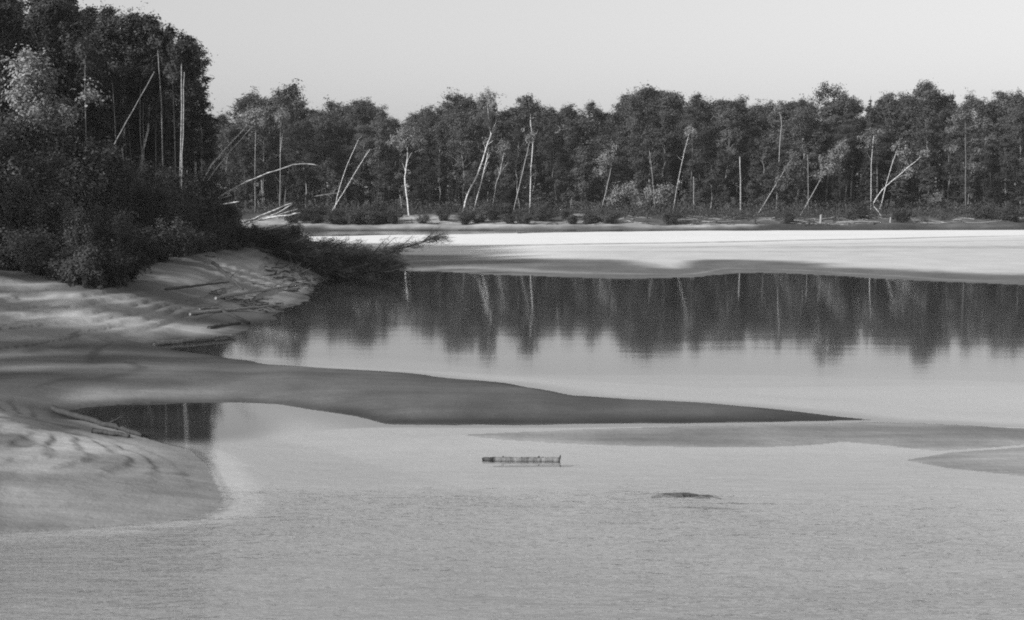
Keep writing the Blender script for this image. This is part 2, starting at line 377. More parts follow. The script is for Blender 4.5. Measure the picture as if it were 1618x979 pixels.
# control points: photo column, row, height, albedo of the sand there
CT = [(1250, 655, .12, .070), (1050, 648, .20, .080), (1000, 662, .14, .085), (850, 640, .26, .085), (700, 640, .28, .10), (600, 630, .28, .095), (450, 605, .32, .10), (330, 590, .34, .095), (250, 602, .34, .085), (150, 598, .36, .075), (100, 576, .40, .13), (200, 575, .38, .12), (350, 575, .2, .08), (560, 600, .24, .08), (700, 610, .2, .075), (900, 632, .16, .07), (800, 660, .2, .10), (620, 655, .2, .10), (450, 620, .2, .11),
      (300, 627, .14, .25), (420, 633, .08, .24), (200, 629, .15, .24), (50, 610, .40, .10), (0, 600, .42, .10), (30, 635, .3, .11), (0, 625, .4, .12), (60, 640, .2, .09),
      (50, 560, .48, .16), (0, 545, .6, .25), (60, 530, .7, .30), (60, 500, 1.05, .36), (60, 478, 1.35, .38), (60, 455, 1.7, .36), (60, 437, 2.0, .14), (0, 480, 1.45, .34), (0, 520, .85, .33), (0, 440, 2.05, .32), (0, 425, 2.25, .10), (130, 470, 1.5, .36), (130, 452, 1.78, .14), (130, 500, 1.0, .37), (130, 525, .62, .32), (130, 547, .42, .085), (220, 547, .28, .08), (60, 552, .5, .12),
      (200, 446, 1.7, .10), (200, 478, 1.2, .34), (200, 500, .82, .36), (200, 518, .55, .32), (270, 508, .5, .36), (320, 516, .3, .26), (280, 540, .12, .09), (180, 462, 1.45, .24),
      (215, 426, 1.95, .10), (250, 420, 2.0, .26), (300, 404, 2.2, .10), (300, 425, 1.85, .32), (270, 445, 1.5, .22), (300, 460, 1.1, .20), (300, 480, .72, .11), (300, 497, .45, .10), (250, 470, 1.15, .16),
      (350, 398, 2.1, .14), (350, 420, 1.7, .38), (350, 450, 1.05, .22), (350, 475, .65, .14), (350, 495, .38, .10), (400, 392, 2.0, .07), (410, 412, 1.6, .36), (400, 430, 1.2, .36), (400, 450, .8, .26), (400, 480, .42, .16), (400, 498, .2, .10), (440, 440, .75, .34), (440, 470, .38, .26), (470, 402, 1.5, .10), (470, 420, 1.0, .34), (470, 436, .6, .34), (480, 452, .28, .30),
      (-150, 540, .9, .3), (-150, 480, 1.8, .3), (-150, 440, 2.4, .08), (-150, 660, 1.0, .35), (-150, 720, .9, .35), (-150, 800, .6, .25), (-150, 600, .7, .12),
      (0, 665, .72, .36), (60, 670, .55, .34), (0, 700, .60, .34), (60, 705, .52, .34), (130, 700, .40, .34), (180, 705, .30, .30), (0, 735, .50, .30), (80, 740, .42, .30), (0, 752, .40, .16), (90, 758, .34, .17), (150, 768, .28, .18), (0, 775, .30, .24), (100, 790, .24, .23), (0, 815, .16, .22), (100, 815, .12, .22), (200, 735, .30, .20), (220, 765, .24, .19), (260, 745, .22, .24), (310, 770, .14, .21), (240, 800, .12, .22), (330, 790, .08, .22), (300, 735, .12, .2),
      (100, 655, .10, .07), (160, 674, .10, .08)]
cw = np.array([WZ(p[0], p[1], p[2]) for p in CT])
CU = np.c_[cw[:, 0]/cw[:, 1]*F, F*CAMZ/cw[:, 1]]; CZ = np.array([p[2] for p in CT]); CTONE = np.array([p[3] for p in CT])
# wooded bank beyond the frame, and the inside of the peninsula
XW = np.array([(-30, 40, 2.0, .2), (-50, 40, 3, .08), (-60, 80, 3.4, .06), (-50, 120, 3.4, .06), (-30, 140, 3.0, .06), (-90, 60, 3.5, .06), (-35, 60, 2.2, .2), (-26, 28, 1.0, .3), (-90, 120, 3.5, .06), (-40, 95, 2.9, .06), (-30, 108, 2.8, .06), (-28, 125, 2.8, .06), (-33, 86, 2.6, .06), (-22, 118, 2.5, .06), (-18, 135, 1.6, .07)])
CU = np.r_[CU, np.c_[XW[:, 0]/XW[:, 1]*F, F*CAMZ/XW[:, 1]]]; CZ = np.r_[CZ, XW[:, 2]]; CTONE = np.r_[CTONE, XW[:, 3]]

def tps_fit(U, z, lam=.02):
    n = len(U); r2 = ((U[:, None]-U[None])**2).sum(-1); Kq = np.where(r2 > 0, r2*np.log(r2+1e-12), 0)*.5 + lam*np.eye(n)
    P = np.c_[np.ones(n), U]; A = np.block([[Kq, P], [P.T, np.zeros((3, 3))]])
    return np.linalg.solve(A, np.r_[z, np.zeros(3)])
TU = CU*np.array([.5, 1.0])/100.0; TC = tps_fit(TU, CZ)
def terrain(x, y):
    """height, tone (albedo) and region (0 bed, 1 bank, 2 low bars, 3 sandbar, 4 far bank) of the ground at x, y"""
    x = np.asarray(x, float); y = np.asarray(y, float); yy = np.maximum(y, 6.0)
    jit = fbm(x, y, 5.0, 3)*np.clip(yy/60, .2, 1.4)*.35
    jw = fbm(x*.35, y, 2.2, 6, 4)*np.clip(yy/60, .3, 1.4)*.45
    a = sdf(BANK, x, y) + jit + jw*smooth(43, 46, y); b1 = sdf(BAR1, x, y) + jit*.8 + jw*.6; b2 = sdf(BAR2, x, y) + jit*.6; c = sdf(SANDBAR, x, y) + jit*2.2; d = y - far_shore(x)
    u = x/yy*F; v = F*CAMZ/yy
    env = np.full(x.shape, .3); tone = np.full(x.shape, .1); m = a > -1.5
    if m.any():                                     # shape of the near bank only where the near bank is
        xm, ym, um, vm = x[m], y[m], u[m], v[m]
        wsum = 0; ts = 0; uu = np.clip(um, -1400, 1700)*.5/100; vv = np.clip(vm, 90, 640)/100
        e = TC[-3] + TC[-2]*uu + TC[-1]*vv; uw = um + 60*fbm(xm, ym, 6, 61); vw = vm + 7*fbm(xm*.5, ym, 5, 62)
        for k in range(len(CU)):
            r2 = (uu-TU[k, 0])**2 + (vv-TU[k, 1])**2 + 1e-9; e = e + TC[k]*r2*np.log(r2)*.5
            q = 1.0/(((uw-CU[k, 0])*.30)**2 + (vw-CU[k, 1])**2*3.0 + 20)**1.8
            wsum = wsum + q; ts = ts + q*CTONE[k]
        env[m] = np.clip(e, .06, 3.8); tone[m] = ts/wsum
    dist = -np.maximum.reduce([a, b1, b2, c, d])
    lag = smooth(48, 80, y + 5*fbm(x*.3, y, 8, 45))
    z = -np.minimum(dist*(.06+.10*lag), .35 + 1.7*lag) - .002
    z = z + fbm(x, y, 3.0, 40)*.03*np.clip(dist, 0, 1)
    T = np.where(lag > 0, .31*(1-lag)+.02*lag, .31)*np.ones_like(x); Rg = np.zeros(x.shape, int)
    T = T*(1+.25*fbm(x*.5, y, 4.0, 44))
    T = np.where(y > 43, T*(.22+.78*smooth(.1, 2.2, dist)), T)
    T = T*(1 + .42*smooth(-3.0, -5.0, x)*smooth(44, 41, y)*smooth(.05, .25, -a)*smooth(1.0, .4, -a))
    T = T*(1-.90*smooth(1.25, .75, np.sqrt(((x+9.3)/3.2)**2 + ((y-44)/4.0)**2)))      # pool bed darkened: the wood's dark reflection put into the colour
    # left bank and spit
    ins = a > 0
    scarp = .10*np.clip(env-.5, 0, 1.5)*fbm(x, y, 4.5, 11, 5) + (.03*np.clip(env, 0, 1) + .06*smooth(47, 44, y)*smooth(.1, .3, env))*fbm(x, y, 1.6, 12, 4)
    lump = (.05*fbm(x, y, 1.1, 13, 3) + .09*np.abs(fbm(x, y, 2.4, 14, 4)) - .03)*smooth(.45, .9, env)
    e2 = env + scarp + lump; hs = .20; q = (e2 + .05*fbm(x, y, 6, 16))/hs; fr_ = q-np.floor(q)
    terr = (np.floor(q) + smooth(.62, .98, fr_) - q)*hs*.75*smooth(-.15, .2, fbm(x, y, 8, 18))*smooth(.32, .5, env)*smooth(2.6, 1.8, env)
    hs = .09; q = (e2 + .03*fbm(x, y, 3, 19))/hs; fr_ = q-np.floor(q)
    terr = terr + (np.floor(q) + smooth(.6, .98, fr_) - q)*hs*.8*smooth(47, 44.5, y)*smooth(.12, .2, env)*smooth(-.2, .15, fbm(x, y, 4, 20))
    za = (e2 + terr)*(1-np.exp(-a/(.9+.7*smooth(.3, 1.2, env)))) + .002
    dl = 0
    for zl, wl, st_ in ((.36, .016, .5), (.55, .02, .55), (.80, .022, .6), (.92, .015, .4), (1.2, .03, .4)):
        dl = np.maximum(dl, st_*smooth(wl, wl*.3, np.abs(za - zl - .05*fbm(x, y, 9, 64)))*smooth(-.25, .15, fbm(x, y*.5, 5, int(zl*100))))
    tone = tone*(1-dl*smooth(47, 52, y))*(1-.55*smooth(.10, .32, fbm(x, y*.7, 2.2, 66, 5))*smooth(47, 44, y))*(1+.45*fbm(x*.22, y, 1.6, 67, 4)*smooth(46, 50, y)*smooth(.6, .35, env))
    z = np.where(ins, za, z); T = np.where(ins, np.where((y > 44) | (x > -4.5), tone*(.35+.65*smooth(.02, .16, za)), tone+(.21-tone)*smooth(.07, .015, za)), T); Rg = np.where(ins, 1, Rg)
    ins = (b1 > 0) & ~(a > 0)
    zb = .055*(1-np.exp(-b1/1.2)) + .012*fbm(x, y, 1.5, 21); z = np.where(ins, np.maximum(zb, .004), z); T = np.where(ins, .185+.04*fbm(x*.4, y, 2.5, 23)+.07*smooth(.035, .006, zb), T); Rg = np.where(ins, 2, Rg)
    ins = (b2 > 0) & ~(a > 0)
    zb = .10*(1-np.exp(-b2/1.5)); z = np.where(ins, zb+.006, z); T = np.where(ins, .24+.12*smooth(.02, .09, zb), T); Rg = np.where(ins, 2, Rg)
    # broad white sandbar in mid river, with low wave-cut steps
    ins = c > 0
    ny = np.interp(x, NEAR[:, 0], NEAR[:, 1]); wd = np.interp(x, [-40, -20, -5, 8, 12, 16, 24, 40, 60], [26, 26, 26, 24, 14, 19, 18, 13, 9])
    fy = np.interp(x, [-38, -30, -8, 20, 60, 190], [184, 193, 206, 222, 226, 232]); rt = np.clip((y-ny)/(fy-ny), 0, 1.2)
    zc = (.16*smooth(0, .18, rt) + .50*rt)*(1-np.exp(-c/1.0)) + .012 + .03*fbm(x*.2, y, 7, 31)*smooth(.1, .3, rt)
    tt = (y-ny)/wd; darker = smooth(1.15, .65, tt + .55*fbm(x*.07, y, 8, 33, 5)) * (1-.30*smooth(.09, .0, np.abs(tt-.30-.25*fbm(x*.08, y*.4, 6, 38)))*smooth(-.3, .3, fbm(x*.15, y*.2, 6, 39)))  # streaky band of lower tone along the sandbar's near edge
    lines = smooth(.05, .01, np.abs(fbm(x*.03, y*.6, 9, 36, 2)))*.6
    ln = y - (168 + .54*x + 2.5*fbm(x*.1, x*0, 4, 37)); sharp = smooth(1.3, .2, np.abs(ln))*smooth(-12, 2, x)*smooth(75, 45, x)
    ln2 = y - (158 + .50*x + 3*fbm(x*.1, x*0, 4, 35)); sharp = np.maximum(sharp, .5*smooth(1.6, .2, np.abs(ln2))*smooth(5, 20, x))
    lower = smooth(1, -6, ln)*smooth(-10, 12, x)*(1 + .9*smooth(0, .6, fbm(x*.035, y, 4, 34, 4)) + .6*smooth(0, -30, ln))
    z = np.where(ins, np.maximum(zc - .08*smooth(.6, -.6, ln), .01), z); T = np.where(ins, np.maximum(.70 - .13*lower - (.50-.06*lower)*darker, .12)*(1-lines*.3)*(1-.5*sharp), T); Rg = np.where(ins, 3, Rg)
    # far bank: a low cut bank, a strip of sand and trash wood, then the forest floor
    ins = d > 0
    n1 = fbm(x, y, 12, 51); zd = .75*smooth(0, 2.5, d) + 1.5*smooth(3, 20, d) + .6*smooth(18, 45, d) + .002*np.clip(d-40, 0, 4000) + .22*n1*smooth(0, 4, d) + .30*fbm(x, y, 3.5, 52, 4)*smooth(0, 2, d)
    pat = smooth(-.05, .25, fbm(x*.5, y*1.6, 13, 55, 4) + np.interp(x, [-45, -22, 8, 14, 22, 60], [.25, .32, .30, .12, -.12, -.05]))
    dn = d + 3.0*fbm(x*.6, y, 5, 58, 4)*smooth(0, 1.5, d)
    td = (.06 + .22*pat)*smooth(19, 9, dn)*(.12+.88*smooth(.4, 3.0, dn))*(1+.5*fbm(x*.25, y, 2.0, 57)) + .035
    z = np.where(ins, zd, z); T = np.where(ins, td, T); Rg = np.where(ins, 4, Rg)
    return z, T, Rg
def gz(x, y): return float(terrain(np.array([x]), np.array([y]))[0][0])

def build_ground():
    ds = [5.0]
    while ds[-1] < 300:
        q = ds[-1]; ds.append(q + min(max(q*q/(F*CAMZ)*1.4, .09), .85))
    while ds[-1] < 3000: ds.append(ds[-1]*1.06)
    ds = np.array(ds)
    an = [0.0]
    while an[-1] < math.radians(69):
        q = an[-1]; an.append(q + math.radians(.075 if q < math.radians(18.5) else .075 + (q-math.radians(18.5))*12))
    an = np.array(an); an = np.r_[-an[:0:-1], an]
    tx = np.tan(np.clip(an, -1.40, 1.40))
    Y, X = np.meshgrid(ds, np.sort(tx), indexing='ij'); X = X*Y
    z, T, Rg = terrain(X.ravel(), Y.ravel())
    nr, nc = Y.shape
    V = np.c_[X.ravel(), Y.ravel(), z]
    i = np.arange(nr-1)[:, None]*nc; j = np.arange(nc-1)[None, :]
    Q = np.stack([i+j, i+j+1, i+nc+j+1, i+nc+j], -1).reshape(-1, 4)
    reg = Rg[Q].max(1)
    for k, nm in enumerate(('riverbed', 'sand_bank', 'low_sandbar', 'sandbar', 'far_bank')):
        q = Q[reg == k]
        if not len(q): continue
        used = np.unique(q); rm = np.full(len(V), -1); rm[used] = np.arange(len(used))
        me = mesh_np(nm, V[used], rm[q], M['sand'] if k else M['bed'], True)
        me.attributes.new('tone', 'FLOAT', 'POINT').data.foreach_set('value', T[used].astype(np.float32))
        o = link(nm, me); tag(o, kind='structure')
        o['label'] = {'riverbed': 'pale sandy bed under the shallow river water', 'sand_bank': 'sandy bank of the near shore with its long dark spit',
                      'low_sandbar': 'wet sand shoals barely above the near water', 'sandbar': 'broad white sandbar across the lagoon', 'far_bank': 'far bank of sand and forest floor'}[nm]
    wv = [(-8000, -200, 0), (8000, -200, 0), (8000, 300, 0), (-8000, 300, 0)]
    me = bpy.data.meshes.new('river_water'); me.from_pydata(wv, [], [(0, 1, 2, 3)]); me.materials.append(M['water'])
    o = link('river_water', me); tag(o, 'calm river water, still in the lagoon and rippled up close', kind='structure')
build_ground()

# ------------------------------------------------------------------ tree kinds
K = {}
K['birch'] = [broadleaf(100+i, 17, .36, 2.8, 14000, .105, M['greybirch'], M['leaf'], 26, .05, lean=[0, .05, -.06, .03][i], r0=.13) for i in range(4)]
K['aspen'] = [broadleaf(120+i, 17, .28, 3.0, 15000, .115, M['greybirch'], M['leaf'], 30, 0) for i in range(4)]
K['alder'] = [broadleaf(140+i, 12, .08, 3.0, 14000, .125, M['darkbark'], M['leaf_dark'], 30, 0) for i in range(3)]
K['slim'] = [broadleaf(150+i, 17, .30, 1.9, 11000, .10, M['greybirch'], M['leaf'], 30, .03, r0=.11, up=18) for i in range(3)]
K['spruce'] = [spruce(160+i, 16, 2.3, 14000, .16, M['darkbark'], M['needle']) for i in range(3)]
K['pine'] = [pine(180+i, 19, .55, 2.9, 12000, .12, M['pinebark'], M['needle']) for i in range(3)]
K['tallbirch'] = [broadleaf(200+i, 15, .50, 1.7, 11000, .085, M['birch'], M['leaf'], 26, .04, lean=[0, .03, -.03][i], r0=.10, up=18) for i in range(3)]
K['nearaspen'] = [broadleaf(220+i, 15, .22, 2.0, 22000, .088, M['darkbark'], M['leaf_dark'], 40, 0, up=15) for i in range(3)]
K['willow'] = [shrub(240+i, 5.5, 2.6, 18000, .095, M['darkbark'], M['willow'], 18) for i in range(3)]
K['bush'] = [shrub(260+i, 2.2, 1.5, 6500, .075, M['darkbark'], M['leaf_dark'], 14, .05) for i in range(3)]
K['paletree'] = [broadleaf(280, 11, .35, 3.0, 15000, .12, M['darkbark'], M['leaf_pale'], 30, 0)]
rr = random.Random(3)

# ------------------------------------------------------------------ far forest
OUT = np.array([(-400, 175), (200, 175), (340, 178), (365, 190), (385, 152), (430, 155), (465, 143), (490, 178), (510, 168), (560, 160), (600, 156), (622, 192), (650, 182), (675, 158), (690, 172), (720, 154), (765, 150), (790, 165), (812, 177), (835, 165), (860, 170), (900, 165),
                (945, 165), (962, 186), (985, 155), (1012, 138), (1040, 152), (1080, 150), (1100, 157), (1112, 172), (1140, 160), (1165, 156), (1185, 166), (1205, 152), (1240, 162), (1290, 155), (1340, 152), (1380, 150), (1440, 156), (1500, 142), (1540, 150), (1618, 150), (2000, 155)], float)
ZONES = [(-400, 385, 'beyond the near wooded tip'), (385, 490, 'beyond the near bent poles'), (490, 610, 'behind the two pale crossing trunks'), (610, 700, 'round the lone squat birch'), (700, 800, 'behind the tall forked white birch'),
         (800, 880, 'behind the straight dark-crowned birch'), (880, 1000, 'above the long pale driftwood pole'), (1000, 1150, 'behind the two drooping bushes'), (1150, 1250, 'beside the bare dead post'), (1250, 1370, 'behind the bright-tipped leaning tree'),
         (1370, 1480, 'behind the long bent white trunk'), (1480, 2200, 'round the tiered pine')]
def zone(px): return next(z[2] for z in ZONES if z[0] <= px < z[1])
KW = {'slim': ('birch_tree', 'slim pointed far birch', 'birch'), 'birch': ('birch_tree', 'white-stemmed far birch', 'birch'), 'aspen': ('aspen_tree', 'leafy far aspen', 'aspen'), 'alder': ('alder_tree', 'short bushy far alder', 'alder'), 'spruce': ('spruce_tree', 'pointed far spruce', 'spruce'), 'pine': ('pine_tree', 'bare-stemmed far pine', 'pine')}
for row, (Y, f0, f1, step, kinds) in enumerate([(276, .34, .60, 44, ['alder']*4+['spruce']), (281, .60, .95, 31, ['birch']*2+['slim']*2+['aspen']*3+['spruce']*2+['pine']), (287, .80, 1.0, 30, ['birch']*3+['slim']+['aspen']*4+['spruce', 'pine']),
                                               (295, .93, 1.03, 28, ['aspen']*4+['birch']*3), (304, .95, 1.02, 33, ['aspen']*2+['spruce', 'alder']), (315, .75, .92, 36, ['aspen', 'alder', 'spruce']), (324, .45, .7, 30, ['alder', 'alder', 'spruce'])]):
    p = 250 + row*7
    while p < 1760:
        px = p + rr.uniform(-9, 9); yy = Y + rr.uniform(-2.2, 2.2); p += step*rr.uniform(.8, 1.2)
        x = (px-CX)/F*yy; z0 = gz(x, yy)
        top = 6 + (HOR - np.interp(px, OUT[:, 0], OUT[:, 1]))*yy/F
        Hh = max(4.5, (top - z0)*rr.uniform(f0, f1)); kd = rr.choice(kinds)
        var = rr.choice(K[kd]); s = Hh/(var[2]*1.02)
        nm, desc, cat = KW[kd]
        where = zone(px); deep = 'front rank, ' if row < 2 else ('middle rank, ' if row < 4 else 'rear rank, ')
        plant(nm, var, (x, yy, z0-.1), rr.uniform(0, 6.28), s, f'{desc}, {deep}{where}', cat, 'trees of the far forest', squash=min(1.8, max(.9, (1/s)**.6)*rr.uniform(.85, 1.2)*(1.0 if row < 2 else 1.3)))

# ------------------------------------------------------------------ single trees and trunks that stand out
def spline(P, n):
    P = np.array(P, float); m = len(P)
    if m == 2: t = np.linspace(0, 1, n)[:, None]; return P[0]*(1-t)+P[1]*t
    Q = np.vstack([2*P[0]-P[1], P, 2*P[-1]-P[-2]]); out = []
    for s in np.linspace(0, m-1-1e-6, n):
        i = int(s); t = s-i; a, b, c, d = Q[i:i+4]
        out.append(.5*((2*b)+(-a+c)*t+(2*a-5*b+4*c-d)*t*t+(-a+3*b-3*c+d)*t**3))
    return np.array(out)
def stem3(pix, Y, tilt=0.0):
    """photo points of a stem at depth Y; tilt leans it away from (or towards) the camera along its length"""
    n = len(pix); L = abs(pix[0][1]-pix[-1][1])+abs(pix[0][0]-pix[-1][0])
    return [WY(p[0], p[1], Y + tilt*k/max(1, n-1)) for k, p in enumerate(pix)]
def custom(name, label, cat, pix, Y, r0, r1, bark, limbs=(), crown=(), lm=None, leaf=.15, nl=1500, tilt=0.0, group=None, ground=True, twigs=None, seed=1, sink=.3, parts=('trunk', 'limb', 'crown')):
    r = np.random.default_rng(seed); twigs = (7 if Y > 200 else 0) if twigs is None else twigs
    P = np.array(stem3(pix, Y, tilt)); base = P[0].copy()
    if ground:
        g = gz(base[0], base[1])
        if g < base[2] - .05:                       # carry the foot down to the ground along the stem's own slope
            d = unit(P[0]-P[1]); d = d if d[2] < -.25 else unit(d*np.array([1, 1, 0])+np.array([0, 0, -.6])); t = (base[2]-g+sink)/max(.25, -d[2])
            P = np.vstack([P[0]+d*t, P]); base = P[0].copy()
    e = bpy.data.objects.new(name, None); col.objects.link(e); e.location = base; e.empty_display_size = .3; tag(e, label, cat, group)
    n = max(8, 3*len(P)); S = spline(P, n)-base; S[1:-1] += r.normal(size=(n-2, 3))*r0*.22
    T = Tubes(); T.add(S, np.linspace(r0, r1, n)*r.uniform(.9, 1.1, n), 8)
    link(parts[0], T.mesh('trunk', bark), e)
    for lb in limbs:
        Q = np.array(stem3(lb[0], Y + tilt*.5, r.normal()*.6)); T = Tubes(); S2 = spline(Q, 8)-base
        T.add(S2, np.linspace(lb[1], lb[1]*.35, 8), 6); link(parts[1], T.mesh('limb', bark), e)
    if twigs:
        T = Tubes()
        for q in range(twigs):
            k = r.uniform(.35, 1)*(n-1); i = min(int(k), n-2); b = S[i]+(S[i+1]-S[i])*(k-i)
            d = unit(S[i+1]-S[i])+r.normal(size=3)*.6; lp = limb_path(b, d, r.uniform(.4, 1.6), -.03, r, 4)
            T.add(lp, np.linspace(.022, .006, 5), 3, False)
        tag(link('twigs', T.mesh('twigs', bark), e), kind='stuff')
    if crown:
        A = []; W = []; T = Tubes()
        for (cx, cy, rx, ry, dy) in crown:
            c = np.array(WY(cx, cy, Y + tilt*.8 + dy))-base; sx, sz = rx*Y/F, ry*Y/F
            k0 = S[np.argmin(((S-c)**2).sum(1))]
            for q in range(14):
                p = c + r.normal(size=3)*np.array([sx, (sx+sz)*.5, sz])*.52
                A.append(p); W.append(r.uniform(.3, 1.5)*sx*sz); T.add([k0, (k0+p)/2+r.normal(size=3)*.15, p], [.03, .02, .008], 3, False)
        A = np.array(A); W = np.array(W)/sum(W); idx = r.choice(len(A), nl, p=W)
        sg = np.repeat([[c[2]*Y/F*.20] for c in crown], 14, 0)[idx]
        PP = A[idx]+r.normal(size=(nl, 3))*sg
        cc = np.repeat([np.array(WY(c[0], c[1], Y + tilt*.8 + c[4]))-base for c in crown], 14, 0)[idx]
        V, Fq = leaf_quads(PP, leaf, r, .6, out=unit(PP-cc)+(PP-A[idx])/(sg+.01)*.35)
        link(parts[2], mesh_np('crown', V, Fq, lm), e); link('branches', T.mesh('branches', DK), e)
    return e
B, A_, PB, DK, DR = M['birch'], M['aspen'], M['pinebark'], M['darkbark'], M['drift']
LF = M['leaf']
custom('birch_tree', 'tall forked white birch leaning over the far bank with a thin crown', 'birch', [(732, 331), (741, 302), (756, 272), (768, 236), (776, 211)], 270, 0.148, 0.086, B,
       limbs=[([(776, 211), (773, 195), (770, 160), (767, 146)], .10), ([(776, 211), (785, 189)], .08), ([(768, 236), (764, 226)], .05), ([(771, 228), (779, 222)], .05)], crown=[(768, 152, 13, 13, 0), (762, 165, 10, 9, 1), (778, 165, 8, 9, -1)], lm=M['leaf_mid'], leaf=.13, nl=1800, seed=5, twigs=14)
custom('birch_tree', 'short broken-topped white birch beside the tall forked birch', 'birch', [(750, 326), (762, 281), (768, 256), (771, 241)], 269, 0.094, 0.062, B, limbs=[([(768, 256), (775, 240)], .06), ([(765, 268), (772, 255)], .05)], seed=6, twigs=8)
custom('birch_tree', 'thin forked birch with a rounded bushy crown just past the broken birch', 'birch', [(779, 322), (784, 290), (790, 272), (797, 238)], 271, 0.070, 0.031, B, limbs=[([(789, 276), (803, 255)], .04)], crown=[(794, 232, 15, 14, 0)], lm=M['leaf_mid'], leaf=.14, nl=1300, seed=7)
custom('birch_tree', 'straight tall white birch with a dense dark rounded crown', 'birch', [(837, 328), (839, 270), (842, 223), (839, 200), (838, 166)], 272, 0.109, 0.062, B, limbs=[([(840, 187), (849, 184)], .04), ([(842, 223), (850, 205)], .04)], crown=[(836, 168, 15, 13, 0), (828, 185, 9, 10, 1), (846, 180, 8, 9, -1), (832, 158, 9, 8, 0)], lm=M['leaf_dark'], leaf=.15, nl=3200, seed=8)
custom('birch_tree', 'slender pale trunk leaning onto the straight white birch', 'birch', [(813, 326), (822, 288), (832, 245), (837, 223)], 271, 0.086, 0.047, A_, seed=9, crown=[(838, 215, 9, 10, 0)], lm=M['leaf_mid'], nl=500, leaf=.13)
custom('birch_tree', 'lone squat birch with a white lower trunk and drooping mushroom crown', 'birch', [(643, 312), (640, 285), (641, 270), (644, 244), (642, 222)], 262, 0.117, 0.062, B, limbs=[([(641, 270), (636, 258)], .06), ([(643, 255), (651, 240)], .05)],
       crown=[(642, 212, 20, 14, 0), (625, 222, 13, 11, 1), (657, 224, 13, 11, -1), (640, 226, 18, 9, -1.5)], lm=M['leaf_mid'], leaf=.14, nl=4200, seed=10)
custom('bare_birch', 'steeper of two pale bare trunks crossing at the water edge thicket', 'birch', [(531, 320), (534, 305), (548, 262), (562, 230), (566, 221)], 266, 0.058, 0.031, B, seed=11)
custom('bare_birch', 'more slanted of two pale bare trunks crossing at the water edge thicket', 'birch', [(530, 324), (548, 295), (568, 261), (585, 235)], 265, 0.066, 0.035, B, seed=12)
custom('fallen_pole', 'thin pale pole lying flat against the two crossing trunks', 'pole', [(496, 310), (515, 307), (534, 304)], 264, 0.039, 0.023, A_, ground=False, seed=13)
custom('dead_stick', 'short pale stick slanting above the dark bushes of the far shore', 'stick', [(531, 355), (527, 345), (523, 336)], 258, 0.047, 0.031, B, seed=14)
custom('birch_tree', 'thin leaning birch with a tuft of leaves half way along the far forest edge', 'birch', [(950, 330), (958, 300), (966, 262), (971, 232)], 272, 0.078, 0.039, A_, crown=[(958, 250, 16, 12, 0), (972, 230, 9, 9, 0), (948, 272, 12, 9, 1)], lm=M['leaf_mid'], leaf=.14, nl=1500, seed=15)
custom('aspen_tree', 'bare grey trunk curving up between the two drooping bushes', 'aspen', [(1034, 318), (1032, 290), (1029, 262), (1026, 238)], 273, 0.078, 0.047, A_, seed=16)
custom('birch_tree', 'pale trunk slanting to the upper right above the drooping bushes', 'birch', [(1066, 318), (1073, 278), (1080, 245), (1090, 207)], 274, 0.070, 0.039, B, crown=[(1092, 204, 12, 12, 0)], lm=M['leaf_mid'], nl=700, seed=17)
custom('aspen_tree', 'short straight grey trunk standing alone below the dark spruces', 'aspen', [(1096, 325), (1096, 300), (1096, 279)], 270, 0.066, 0.047, A_, seed=18, twigs=6)
custom('dead_post', 'bare dead straight post of a trunk before the darkest stretch of forest', 'dead trunk', [(1170, 324), (1170, 290), (1169, 247)], 268, 0.125, 0.086, A_, seed=19)
custom('birch_tree', 'very tall thin birch stem kinked at its top, beside the dead post', 'birch', [(1227, 322), (1229, 280), (1232, 230), (1235, 192), (1231, 176)], 274, 0.078, 0.047, A_, crown=[(1231, 170, 10, 9, 0)], lm=M['leaf_mid'], nl=700, seed=20)
custom('aspen_tree', 'thin grey upright trunk at the foot of the bright leaning tree', 'aspen', [(1277, 322), (1277, 285), (1276, 244)], 271, 0.070, 0.039, A_, seed=21)
custom('leaning_tree', 'leaning tree with bright pale leaves bunched at its bent tip', 'tree', [(1276, 320), (1294, 288), (1315, 254), (1338, 228)], 264, 0.078, 0.031, A_, limbs=[([(1300, 278), (1296, 262), (1300, 246)], .04)],
       crown=[(1332, 232, 14, 8, 0), (1322, 246, 14, 10, 0), (1310, 262, 15, 9, .5), (1300, 276, 13, 8, 0), (1299, 249, 6, 5, 0)], lm=M['leaf_pale'], leaf=.14, nl=2600, seed=22)
custom('leaning_tree', 'soft grey feathery tree leaning to the right beside the kinked birch', 'tree', [(1205, 326), (1225, 293), (1242, 265), (1258, 238)], 266, 0.070, 0.031, A_, crown=[(1256, 246, 13, 14, 0), (1248, 266, 15, 13, 0), (1236, 286, 14, 11, 0), (1255, 280, 10, 10, 0)], lm=M['leaf_mid'], leaf=.14, nl=2600, seed=23)
custom('bent_trunk', 'long bent white trunk sweeping to the upper right above the far bank', 'birch', [(1388, 334), (1380, 322), (1395, 299), (1422, 275), (1456, 246)], 262, 0.101, 0.039, B, limbs=[([(1413, 283), (1430, 275)], .06)], seed=24, crown=[(1462, 240, 9, 7, 0)], lm=M['leaf_mid'], nl=350, leaf=.12)
custom('birch_tree', 'thin pale stem with a leafy bush crown behind the long bent trunk', 'birch', [(1393, 320), (1401, 288), (1410, 258), (1418, 235)], 267, 0.062, 0.039, B, crown=[(1428, 240, 15, 12, 0), (1436, 262, 13, 14, 1), (1420, 228, 9, 7, 0)], lm=M['leaf_mid'], leaf=.14, nl=2000, seed=25)
custom('birch_tree', 'short white stem piece showing high between crowns near the bent trunk', 'birch', [(1376, 320), (1377, 255), (1381, 212)], 273, 0.055, 0.039, B, crown=[(1380, 215, 15, 22, 0)], lm=M['leaf_mid'], leaf=.14, nl=1200, seed=26)
